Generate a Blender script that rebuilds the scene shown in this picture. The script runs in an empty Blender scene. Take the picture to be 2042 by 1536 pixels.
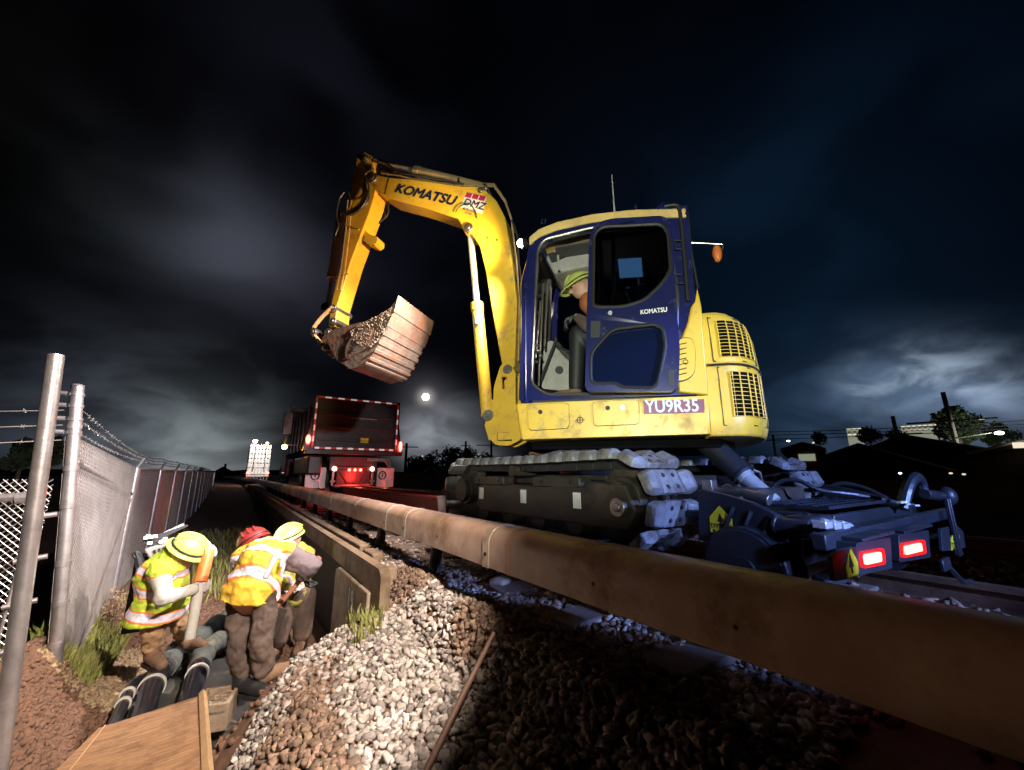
import bpy, bmesh, math, random
import numpy as np
from mathutils import Vector, Matrix, noise
from mathutils.geometry import tessellate_polygon
random.seed(7); rnd=random.Random(11)
S=bpy.context.scene; COL=S.collection; R=math.radians
V=Vector
# ---------------------------------------------------------------- camera geometry (also used to read real positions)
CF,CP,CY,CH=800.,R(12.5),R(34.2),.82
def ray(px,py):
    u=(px-1021)/CF; v=(768-py)/CF
    h=math.cos(CP)-v*math.sin(CP); z=math.sin(CP)+v*math.cos(CP)
    return V((math.sin(CY)*h+math.cos(CY)*u, math.cos(CY)*h-math.sin(CY)*u, z))
O=V((0,0,CH))
def on(px,py,axis,val):
    d=ray(px,py); return O+d*((val-O[axis])/d[axis])
def hx(px,py,v): return on(px,py,0,v)
def hy(px,py,v): return on(px,py,1,v)
def hz(px,py,v): return on(px,py,2,v)
def far(px,py,dist):
    d=ray(px,py); k=dist/math.hypot(d.x,d.y); return O+d*k
# excavator frame
XA=R(38.8); XC=V((3.02,2.7,0)); XF=V((-math.sin(XA),math.cos(XA),0)); XL=V((-math.cos(XA),-math.sin(XA),0))
def E(f,z,l): return XC+XF*f+XL*l+V((0,0,z))
def ex(px,py,l):
    d=ray(px,py); n=XL; t=(XC.dot(n)+l)/(d.dot(n)); P=O+d*t-XC
    return (P.dot(XF),P.z)
def exs(pts,l): return [ex(a,b,l) for a,b in pts]
def Yp(x,z,y): return V((x,y,z))      # plates facing along Y
def Xp(y,z,x): return V((x,y,z))      # plates facing along X
def Zp(x,y,z): return V((x,y,z))
# ---------------------------------------------------------------- materials
def mat(name,col,rough=.5,metal=0.,col2=None,scale=6.,bump=.1,bscale=60.,dirt=0.,dcol=(.09,.06,.04),coat=0.,emis=None,estr=0.,detail=6,spec=.5,island=0.,dscale=3.,st=None):
    m=bpy.data.materials.new(name); m.use_nodes=True; nt=m.node_tree; N=nt.nodes; L=nt.links
    b=N['Principled BSDF']; b.inputs['Roughness'].default_value=rough; b.inputs['Metallic'].default_value=metal
    b.inputs['Coat Weight'].default_value=coat; b.inputs['Specular IOR Level'].default_value=spec
    if emis: b.inputs['Emission Color'].default_value=(*emis,1); b.inputs['Emission Strength'].default_value=estr
    tc=N.new('ShaderNodeTexCoord')
    c2=col2 or tuple(c*.72 for c in col)
    n1=N.new('ShaderNodeTexNoise'); n1.inputs['Scale'].default_value=scale; n1.inputs['Detail'].default_value=detail; n1.inputs['Roughness'].default_value=.65
    if st:
        mp=N.new('ShaderNodeMapping'); mp.inputs['Scale'].default_value=st; mp.inputs['Rotation'].default_value=(0,0,.35); L.new(tc.outputs['Object'],mp.inputs[0]); L.new(mp.outputs[0],n1.inputs['Vector'])
    else: L.new(tc.outputs['Object'],n1.inputs['Vector'])
    rp=N.new('ShaderNodeMapRange'); rp.inputs[1].default_value=.35; rp.inputs[2].default_value=.68
    L.new(n1.outputs[0],rp.inputs[0])
    mx=N.new('ShaderNodeMix'); mx.data_type='RGBA'; mx.inputs[6].default_value=(*col,1); mx.inputs[7].default_value=(*c2,1)
    L.new(rp.outputs[0],mx.inputs[0]); out=mx.outputs[2]
    if island:
        g=N.new('ShaderNodeNewGeometry'); hs=N.new('ShaderNodeHueSaturation')
        mr=N.new('ShaderNodeMapRange'); mr.inputs[3].default_value=1-island; mr.inputs[4].default_value=1+island
        L.new(g.outputs['Random Per Island'],mr.inputs[0]); L.new(mr.outputs[0],hs.inputs['Value'])
        mr2=N.new('ShaderNodeMapRange'); mr2.inputs[3].default_value=.49; mr2.inputs[4].default_value=.515
        mm=N.new('ShaderNodeMath'); mm.operation='FRACT'; m3=N.new('ShaderNodeMath'); m3.operation='MULTIPLY'; m3.inputs[1].default_value=17.3
        L.new(g.outputs['Random Per Island'],m3.inputs[0]); L.new(m3.outputs[0],mm.inputs[0]); L.new(mm.outputs[0],mr2.inputs[0]); L.new(mr2.outputs[0],hs.inputs['Hue'])
        L.new(out,hs.inputs['Color']); out=hs.outputs[0]
    if dirt:
        n2=N.new('ShaderNodeTexNoise'); n2.inputs['Scale'].default_value=dscale; n2.inputs['Detail'].default_value=10; n2.inputs['Roughness'].default_value=.75
        L.new(tc.outputs['Object'],n2.inputs['Vector'])
        r2=N.new('ShaderNodeMapRange'); r2.inputs[1].default_value=.62-.3*dirt; r2.inputs[2].default_value=.78-.2*dirt; L.new(n2.outputs[0],r2.inputs[0])
        mx2=N.new('ShaderNodeMix'); mx2.data_type='RGBA'; mx2.inputs[7].default_value=(*dcol,1)
        L.new(r2.outputs[0],mx2.inputs[0]); L.new(out,mx2.inputs[6]); out=mx2.outputs[2]
        rr=N.new('ShaderNodeMapRange'); rr.inputs[3].default_value=rough; rr.inputs[4].default_value=.9; L.new(r2.outputs[0],rr.inputs[0]); L.new(rr.outputs[0],b.inputs['Roughness'])
    L.new(out,b.inputs['Base Color'])
    if bump:
        n3=N.new('ShaderNodeTexNoise'); n3.inputs['Scale'].default_value=bscale; n3.inputs['Detail'].default_value=6
        L.new(tc.outputs['Object'],n3.inputs['Vector'])
        bp=N.new('ShaderNodeBump'); bp.inputs['Strength'].default_value=bump; bp.inputs['Distance'].default_value=.01
        L.new(n3.outputs[0],bp.inputs['Height']); L.new(bp.outputs[0],b.inputs['Normal'])
    return m
def glow(name,col,s):
    return mat(name,tuple(.25*c for c in col),.3,emis=col,estr=s,bump=0)
M={}
M['yel']=mat('yellow_paint',(.70,.435,.035),.38,coat=.25,col2=(.60,.35,.03),scale=2.5,bump=.03,dirt=.36,dcol=(.22,.15,.06),dscale=4)
M['blue']=mat('navy_paint',(.011,.014,.075),.22,coat=.6,col2=(.008,.010,.055),scale=3,bump=.03,dirt=.15,dcol=(.05,.05,.07))
M['roof']=mat('warm_lit_cream_roof',(.62,.42,.14),.45,bump=.05,dirt=.3,dcol=(.35,.24,.12))  # peach tint of the light from the left is put into the colour
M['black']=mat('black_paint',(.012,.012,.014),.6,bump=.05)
M['void']=mat('unlit_vent_void',(.003,.003,.003),.9,bump=0,spec=.05)  # near-black without sheen: shade of vents and deck gap put into colour
M['timb']=mat('brown_stained_concrete',(.24,.17,.11),.85,col2=(.13,.085,.05),scale=3,bump=.6,bscale=30,dirt=.6,dcol=(.07,.04,.025),st=(3,.6,3))
M['rub']=mat('black_rubber',(.015,.015,.016),.6,bump=.15)
M['steel']=mat('worn_steel',(.36,.34,.32),.38,.9,col2=(.2,.17,.15),bump=.15,bscale=30)
M['chrome']=mat('chrome_rod',(.70,.70,.70),.28,.55,bump=.01)
M['shoe']=mat('dusty_track_steel',(.25,.25,.27),.55,.3,col2=(.09,.09,.10),scale=9,bump=.7,bscale=25,dirt=.5,dcol=(.085,.06,.045),dscale=6)
M['frame']=mat('muddy_track_frame',(.035,.030,.028),.55,.25,col2=(.016,.014,.013),bump=.5,bscale=18,dirt=.55,dcol=(.085,.058,.04),dscale=5)
M['buck']=mat('scraped_bucket_steel',(.27,.21,.17),.5,.5,col2=(.17,.12,.10),scale=7,bump=.5,bscale=22,dirt=.55,dcol=(.24,.09,.04),dscale=6)
M['mud']=mat('dried_mud',(.24,.17,.12),.95,col2=(.12,.08,.055),scale=16,bump=1.,bscale=45)
M['hose']=mat('hydraulic_hose',(.03,.028,.028),.45,bump=.1)
M['tube']=mat('tan_painted_line',(.50,.34,.17),.4,.2,bump=.05,dirt=.3,dcol=(.12,.07,.04))
M['gear']=mat('rail_gear_paint',(.030,.033,.045),.38,.3,dirt=.4,dcol=(.014,.013,.013),col2=(.015,.017,.025),bump=.15,bscale=80)
M['geard']=mat('dark_rail_gear',(.02,.022,.03),.45,.2,bump=.12,bscale=70)
M['white']=mat('white_paint',(.75,.75,.72),.5,bump=.05)
M['ink']=mat('navy_ink',(.01,.012,.06),.5,bump=0)
M['mag']=mat('magenta_print',(.42,.02,.12),.5,bump=0)
M['plate']=mat('maroon_plate',(.23,.012,.05),.45,bump=0,col2=(.10,.012,.06),scale=5)
M['stick']=mat('yellow_sticker',(.85,.68,.02),.45,bump=0)
M['orange']=mat('orange_paint',(.62,.16,.03),.5,bump=.1,dirt=.2)
M['grey']=mat('grey_plastic',(.30,.28,.26),.55,bump=.15)
M['dgrey']=mat('dark_grey_plastic',(.06,.058,.06),.5,bump=.15)
M['paper']=mat('glowing_blue_paper',(.25,.52,.80),.8,bump=.05,emis=(.2,.5,.9),estr=.35)  # paper given its own glow to look lit
M['cover']=mat('cream_fibreglass_cover',(.44,.31,.235),.38,col2=(.33,.215,.155),scale=5,bump=.2,bscale=120,dirt=.42,dcol=(.20,.11,.06),dscale=2.2)
M['band']=mat('joint_band',(.44,.35,.28),.4,.2,bump=.08,dirt=.2,dcol=(.2,.12,.07))
M['conc']=mat('weathered_concrete',(.36,.30,.23),.85,col2=(.20,.14,.09),scale=4,bump=.5,bscale=35,dirt=.55,dcol=(.13,.065,.035),dscale=3)
M['gal']=mat('galvanised_steel',(.50,.47,.48),.36,.75,col2=(.34,.31,.32),scale=12,bump=.12,dirt=.12,dcol=(.25,.14,.08))
M['slat']=mat('pale_privacy_slat',(.60,.56,.56),.55,col2=(.50,.46,.47),bump=.08,dirt=.1,dcol=(.3,.22,.18))
M['wire']=mat('galvanised_wire',(.5,.46,.44),.4,.7,bump=0)
M['stone']=mat('ballast_stone',(.42,.37,.34),.85,col2=(.24,.20,.18),scale=7,bump=.6,bscale=50,island=.62)
M['stone2']=mat('brown_ballast_stone',(.25,.165,.12),.9,col2=(.14,.09,.065),scale=7,bump=.6,bscale=50,island=.45)
M['dirt']=mat('reddish_soil',(.17,.09,.055),.95,col2=(.10,.055,.035),scale=5,bump=1.,bscale=18)
M['sand']=mat('pale_sandy_soil',(.33,.24,.15),.95,col2=(.22,.14,.08),scale=9,bump=1.,bscale=30,island=.2)
M['grass']=mat('grass_blade',(.17,.20,.045),.7,col2=(.28,.25,.08),scale=3,bump=0,island=.35)
M['leaf']=mat('dark_leaf',(.06,.085,.035),.7,col2=(.035,.05,.02),scale=2,bump=0,island=.4)
M['bark']=mat('bark',(.12,.09,.06),.9,bump=.8)
M['pipe']=mat('black_plastic_pipe',(.022,.024,.034),.22,bump=.04,dirt=.2,dcol=(.18,.14,.11),dscale=3)
M['fab']=mat('grey_geotextile',(.12,.135,.125),.9,col2=(.06,.07,.068),scale=6,bump=.8,bscale=26,dirt=.3,dcol=(.30,.25,.15),dscale=4)
M['tarp']=mat('black_tarp',(.03,.034,.036),.45,col2=(.06,.06,.055),scale=4,bump=.7,bscale=9,dirt=.3,dcol=(.2,.16,.12))
M['ring']=mat('white_pipe_ring',(.66,.62,.56),.5,bump=.1,dirt=.2)
M['rail']=mat('rusty_rail',(.20,.12,.08),.5,.6,col2=(.10,.055,.04),bump=.3)
M['tie']=mat('grimy_tie',(.16,.12,.10),.85,bump=.6,bscale=20)
M['skin']=mat('skin',(.50,.27,.18),.55,bump=.1,bscale=120)
M['lime']=mat('lime_vest',(.55,.72,.05),.8,col2=(.42,.58,.04),bump=.5,bscale=22)
M['yor']=mat('yellow_orange_vest',(.80,.60,.04),.8,col2=(.72,.42,.04),scale=4,bump=.5,bscale=22)
M['refl']=mat('silver_reflective_tape',(.62,.60,.66),.35,.1,bump=.2)
M['oliv']=mat('dim_olive_jacket',(.30,.29,.05),.9,col2=(.2,.17,.04),bump=.6,bscale=22)
M['orv']=mat('orange_vest_trim',(.80,.26,.05),.8,bump=.3)
def vestmat(name,base,b2,org,axis,stripes):
    m=mat(name,base,.8,col2=b2,bump=.6,bscale=22,scale=5); nt=m.node_tree; N=nt.nodes; L=nt.links; b=N['Principled BSDF']; src=b.inputs['Base Color'].links[0].from_socket
    tc=N.new('ShaderNodeTexCoord'); vm=N.new('ShaderNodeVectorMath'); vm.operation='SUBTRACT'; L.new(tc.outputs['Object'],vm.inputs[0]); vm.inputs[1].default_value=org
    dt=N.new('ShaderNodeVectorMath'); dt.operation='DOT_PRODUCT'; L.new(vm.outputs[0],dt.inputs[0]); dt.inputs[1].default_value=V(axis).normalized(); t=dt.outputs['Value']
    for c,hs,ho in stripes:
        for hw,col in((ho,(.75,.22,.05)),(hs,(.60,.56,.66))):
            s=N.new('ShaderNodeMath'); s.operation='COMPARE'; L.new(t,s.inputs[0]); s.inputs[1].default_value=c; s.inputs[2].default_value=hw
            mx=N.new('ShaderNodeMix'); mx.data_type='RGBA'; L.new(s.outputs[0],mx.inputs[0]); L.new(src,mx.inputs[6]); mx.inputs[7].default_value=(*col,1); src=mx.outputs[2]
    L.new(src,b.inputs['Base Color']); return m
M['dorg']=mat('dim_orange_vest',(.36,.11,.03),.9,bump=.6,bscale=20)
M['tan']=mat('tan_work_trousers',(.44,.28,.15),.9,col2=(.32,.19,.10),bump=.7,bscale=20,dirt=.25,dcol=(.18,.11,.07))
M['brn']=mat('dark_brown_trousers',(.11,.075,.06),.9,col2=(.05,.035,.03),bump=.7,bscale=18,dirt=.3,dcol=(.22,.14,.10))
M['slv']=mat('grey_purple_sleeve',(.19,.15,.17),.9,bump=.7,bscale=20)
M['pslv']=mat('pale_sleeve',(.52,.50,.46),.9,bump=.6,bscale=20)
M['glove']=mat('pale_glove',(.50,.45,.44),.9,bump=.5)
M['boot']=mat('leather_boot',(.20,.115,.065),.85,bump=.5,col2=(.12,.07,.05))
M['hatg']=mat('lime_helmet',(.40,.46,.10),.35,bump=.05,col2=(.42,.46,.12))
M['haty']=mat('yellow_helmet',(.46,.45,.10),.35,bump=.05)
M['hatr']=mat('red_helmet',(.28,.03,.025),.35,bump=.05)
M['ply']=mat('plywood',(.40,.23,.12),.75,col2=(.22,.11,.055),scale=5,bump=.5,bscale=24,dirt=.5,dcol=(.15,.08,.045),dscale=7,st=(1.2,9,1))
M['lum']=mat('pine_lumber',(.55,.36,.20),.7,col2=(.42,.26,.13),bump=.2)
M['wood']=mat('shovel_handle',(.50,.20,.13),.6,bump=.15)
M['bar']=mat('rusty_rod',(.42,.26,.19),.6,.2,bump=.3,bscale=60)
M['tbed']=mat('dark_truck_body',(.045,.03,.035),.4,.2,col2=(.02,.015,.018),bump=.3,bscale=8,dirt=.25,dcol=(.12,.08,.07))
M['tred']=mat('maroon_red_lit_paint',(.16,.012,.014),.5,coat=.1,bump=.05)  # truck maroon; on the channel it stands in for red lamp light
M['rr']=mat('glowing_red_tape',(.50,.03,.03),.4,bump=0,emis=(.5,.05,.04),estr=.15)  # faint glow put in for light thrown back by the tape
M['rw']=mat('glowing_white_tape',(.8,.78,.75),.4,bump=0,emis=(1,.9,.85),estr=.25)  # own glow in place of reflected lamp light
M['redl']=glow('red_lamp',(1,.03,.02),30); M['redw']=glow('red_lamp_core',(1,.22,.14),22); M['creaml']=glow('tail_lamp_face',(1,.80,.56),1.1)
M['redrim']=glow('tail_lamp_glow_rim',(1,.006,.006),2.0)  # emissive rim carries the red glow around the lamp face
M['amb']=glow('amber_lamp',(1,.42,.06),30); M['wl']=glow('white_lamp',(1,.93,.88),60); M['town']=glow('town_light',(1,.86,.62),.7); M['townw']=glow('street_lamp_head',(.9,1,.95),9)
M['hl']=glow('headlamp',(.6,.75,1),6)
M['moon']=glow('moon_surface',(1,.93,.84),14)
M['lit']=mat('glowing_facade',(.30,.32,.26),.8,emis=(.75,.82,.62),estr=.22,bump=0,scale=.5,col2=(.05,.05,.05))  # walls and panes glow by themselves to look lit
M['drk']=mat('dark_roof',(.03,.03,.032),.8,bump=.2)
M['drk2']=mat('dim_house_wall',(.10,.085,.06),.9,bump=.1)
M['pole']=mat('utility_pole_wood',(.09,.075,.06),.9,bump=.3)
g=bpy.data.materials.new('tinted_glass'); g.use_nodes=True; b=g.node_tree.nodes['Principled BSDF']
b.inputs['Base Color'].default_value=(.22,.27,.34,1); b.inputs['Transmission Weight'].default_value=1; b.inputs['Roughness'].default_value=.02; b.inputs['IOR'].default_value=1.25; M['glass']=g
g=bpy.data.materials.new('blue_tinted_glass'); g.use_nodes=True; b=g.node_tree.nodes['Principled BSDF']
b.inputs['Base Color'].default_value=(.004,.007,.022,1); b.inputs['Roughness'].default_value=.08; b.inputs['Coat Weight'].default_value=.1; b.inputs['Specular IOR Level'].default_value=.35; M['bglass']=g
# ---------------------------------------------------------------- mesh builder
class MB:
    def __init__(s): s.v=[];s.f=[];s.m=[];s.k=0
    def add(s,vs,fs):
        o=len(s.v); s.v+= [V(p) for p in vs]
        for q in fs: s.f.append([o+i for i in q]); s.m.append(s.k)
    def box(s,c,d,rot=None):
        c=V(c); a,b,e=d[0]/2,d[1]/2,d[2]/2
        P=[V((x,y,z)) for x in(-a,a) for y in(-b,b) for z in(-e,e)]
        if rot: P=[rot@p for p in P]
        s.add([c+p for p in P],[(0,1,3,2),(4,6,7,5),(0,4,5,1),(2,3,7,6),(0,2,6,4),(1,5,7,3)]); return s
    def obox(s,fn,u0,u1,v0,v1,w0,w1): return s.plate(fn,[(u0,v0),(u1,v0),(u1,v1),(u0,v1)],[],w0,w1)
    def tube(s,pts,r,n=8,cap=True,flat=None):
        pts=[V(p) for p in pts]; k=len(pts); rs=r if isinstance(r,(list,tuple)) else [r]*k
        t=(pts[1]-pts[0]).normalized(); a=V((0,0,1)) if abs(t.z)<.9 else V((1,0,0)); nrm=t.cross(a).normalized(); vs=[]
        for i,p in enumerate(pts):
            t=((pts[min(i+1,k-1)]-pts[max(i-1,0)])).normalized(); nrm=(nrm-t*nrm.dot(t)).normalized(); bn=t.cross(nrm)
            for j in range(n):
                q=2*math.pi*j/n; vs.append(p+(nrm*math.cos(q)+bn*math.sin(q)*(flat or 1))*rs[i])
        fs=[(i*n+j,i*n+(j+1)%n,(i+1)*n+(j+1)%n,(i+1)*n+j) for i in range(k-1) for j in range(n)]
        if cap: fs+=[tuple(range(n-1,-1,-1)),tuple((k-1)*n+j for j in range(n))]
        s.add(vs,fs); return s
    def cyl(s,a,b,r,r2=None,n=20): return s.tube([a,b],[r,r if r2 is None else r2],n)
    def ell(s,c,r,rot=None,nu=16,nv=10,zmin=-1):
        c=V(c); r=(r,r,r) if not hasattr(r,'__len__') else r; vs=[];fs=[]
        a0=-math.pi/2 if zmin<=-1 else math.asin(zmin)
        for i in range(nv+1):
            a=a0+(math.pi/2-a0)*i/nv
            for j in range(nu):
                q=2*math.pi*j/nu; p=V((r[0]*math.cos(a)*math.cos(q),r[1]*math.cos(a)*math.sin(q),r[2]*math.sin(a)))
                vs.append(c+(rot@p if rot else p))
        fs=[(i*nu+j,i*nu+(j+1)%nu,(i+1)*nu+(j+1)%nu,(i+1)*nu+j) for i in range(nv) for j in range(nu)]
        if zmin>-1: fs.append(tuple(range(nu-1,-1,-1)))
        s.add(vs,fs); return s
    def cap(s,a,b,ra,rb,n=14):
        a=V(a);b=V(b); s.tube([a,b],[ra,rb],n); s.ell(a,ra,nu=n,nv=8); s.ell(b,rb,nu=n,nv=8); return s
    def plate(s,fn,outer,holes,w0,w1):
        loops=[outer]+list(holes); allp=[p for l in loops for p in l]; n=len(allp)
        tri=tessellate_polygon([[V((p[0],p[1],0)) for p in l] for l in loops])
        vs=[fn(p[0],p[1],w0) for p in allp]+[fn(p[0],p[1],w1) for p in allp]
        fs=[tuple(t) for t in tri]+[tuple(n+i for i in reversed(t)) for t in tri]
        o=0
        for l in loops:
            k=len(l)
            for i in range(k): fs.append((o+i,o+(i+1)%k,n+o+(i+1)%k,n+o+i))
            o+=k
        s.add(vs,fs); return s
    def loft(s,rings,cap=True,closed=True):
        n=len(rings[0]); vs=[p for r in rings for p in r]; k=len(rings)
        fs=[(i*n+j,i*n+(j+1)%n,(i+1)*n+(j+1)%n,(i+1)*n+j) for i in range(k-1) for j in range(n if closed else n-1)]
        if cap: fs+=[tuple(range(n-1,-1,-1)),tuple((k-1)*n+j for j in range(n))]
        s.add(vs,fs); return s
    def islands(s,name,mats,parent=None,**k):
        par=list(range(len(s.v)))
        def fd(a):
            while par[a]!=a: par[a]=par[par[a]]; a=par[a]
            return a
        for f in s.f:
            for q in f[1:]: par[fd(q)]=fd(f[0])
        g={}
        for i,f in enumerate(s.f): g.setdefault(fd(f[0]),[]).append(i)
        out=[]
        for fs in g.values():
            ids=sorted({q for i in fs for q in s.f[i]}); mp={q:j for j,q in enumerate(ids)}; m=MB()
            m.v=[s.v[q] for q in ids]; m.f=[[mp[q] for q in s.f[i]] for i in fs]; m.m=[s.m[i] for i in fs]; out.append(m.build(name,mats,parent,**k))
        return out
    def build(s,name,mats,parent=None,bevel=0,seg=2,ang=35,smooth=True,weld=True,sub=0,remesh=0,smit=0,wrk=0):
        me=bpy.data.meshes.new(name); W=WORLD.get(parent,Matrix()) if parent else Matrix()
        inv=W.inverted(); me.from_pydata([tuple(inv@p) for p in s.v],[],s.f)
        mats=mats if isinstance(mats,(list,tuple)) else [mats]
        for q in mats: me.materials.append(M[q] if isinstance(q,str) else q)
        me.polygons.foreach_set('material_index',s.m)
        if weld:
            bm=bmesh.new(); bm.from_mesh(me); bmesh.ops.remove_doubles(bm,verts=bm.verts,dist=1e-5); bmesh.ops.recalc_face_normals(bm,faces=bm.faces); bm.to_mesh(me); bm.free()
        if smooth:
            me.polygons.foreach_set('use_smooth',[True]*len(me.polygons)); me.set_sharp_from_angle(angle=R(ang))
        o=bpy.data.objects.new(name,me); COL.objects.link(o)
        if parent: o.parent=parent; WORLD[o]=W
        if bevel:
            q=o.modifiers.new('bevel','BEVEL'); q.width=bevel; q.segments=seg; q.limit_method='ANGLE'; q.angle_limit=R(40)
        if remesh:
            q=o.modifiers.new('fuse','REMESH'); q.mode='VOXEL'; q.voxel_size=remesh; q.use_smooth_shade=True
            q=o.modifiers.new('relax','SMOOTH'); q.factor=.6; q.iterations=smit or 4
            if wrk:
                for sz,st in((.16,wrk),(.06,wrk*.45)):
                    tx=bpy.data.textures.new('folds','CLOUDS'); tx.noise_scale=sz; tx.noise_depth=2; q=o.modifiers.new('folds','DISPLACE'); q.texture=tx; q.strength=st; q.mid_level=.5; q.texture_coords='LOCAL'
        return o
WORLD={}
def tag(o,label=None,cat=None,group=None,kind=None):
    if label:o['label']=label
    if cat:o['category']=cat
    if group:o['group']=group
    if kind:o['kind']=kind
    return o
def thing(name,label,cat,loc=(0,0,0),rz=0,group=None):
    o=bpy.data.objects.new(name,None); o.empty_display_size=.1; COL.objects.link(o); o.location=loc; o.rotation_euler=(0,0,rz)
    WORLD[o]=Matrix.Translation(V(loc))@Matrix.Rotation(rz,4,'Z'); return tag(o,label,cat,group)
def rnd_poly(pts,r,k=4):
    out=[];n=len(pts)
    for i in range(n):
        p=V((pts[i][0],pts[i][1])); a=V(pts[i-1][:2])-p; b=V(pts[(i+1)%n][:2])-p
        rr=min(r,a.length*.45,b.length*.45); A=p+a.normalized()*rr; B=p+b.normalized()*rr
        for j in range(k+1):
            t=j/k; q=A*(1-t)**2+p*2*t*(1-t)+B*t*t; out.append((q.x,q.y))
    return out
def spline(pts,n=8):
    pts=[V(p) for p in pts]; out=[]
    P=[pts[0]*2-pts[1]]+pts+[pts[-1]*2-pts[-2]]
    for i in range(1,len(P)-2):
        for j in range(n):
            t=j/n; a,b,c,d=P[i-1:i+3]
            out.append(.5*((2*b)+(c-a)*t+(2*a-5*b+4*c-d)*t*t+(3*b-a-3*c+d)*t**3))
    out.append(pts[-1]); return out
def text(s,size,org,xd,yd,parent,m,name='lettering',bold=0,shear=0,ext=.002,spacing=1,sx=1,align='LEFT'):
    cu=bpy.data.curves.new('t','FONT'); cu.body=s; cu.size=1; cu.extrude=.0; cu.offset=0; cu.shear=shear; cu.space_character=spacing; cu.align_x=align; cu.resolution_u=3
    o=bpy.data.objects.new('t',cu); COL.objects.link(o); bpy.context.view_layer.update()
    dg=bpy.context.evaluated_depsgraph_get(); me=o.evaluated_get(dg).to_mesh()
    xd=V(xd).normalized(); yd=V(yd).normalized(); nd=xd.cross(yd).normalized(); mb=MB(); nv=len(me.vertices)
    P=[V(org)+xd*(p.co.x*size*sx)+yd*(p.co.y*size) for p in me.vertices]
    fs=[list(f.vertices) for f in me.polygons]; b_=max(0,bold)*size*.8
    for i,(ox,oy) in enumerate([(0,0)]+([(b_,0),(-b_,0),(0,b_),(0,-b_),(b_*.7,b_*.7),(-b_*.7,-b_*.7)] if b_ else [])): mb.add([p+nd*(ext+.00025*i)+xd*ox+yd*oy for p in P],fs)
    o.to_mesh_clear() if hasattr(o,'to_mesh_clear') else None
    bpy.data.objects.remove(o); bpy.data.curves.remove(cu)
    return mb.build(name,m,parent,smooth=False)
# ================================================================ EXCAVATOR
EXC=thing('rail_excavator','yellow and navy hi-rail excavator raising its boom beside the third rail cover','excavator',(XC.x,XC.y,.17),0)
def pe(mb,name,mats,parent=None,**k): return mb.build(name,mats,parent or EXC,**k)
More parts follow.
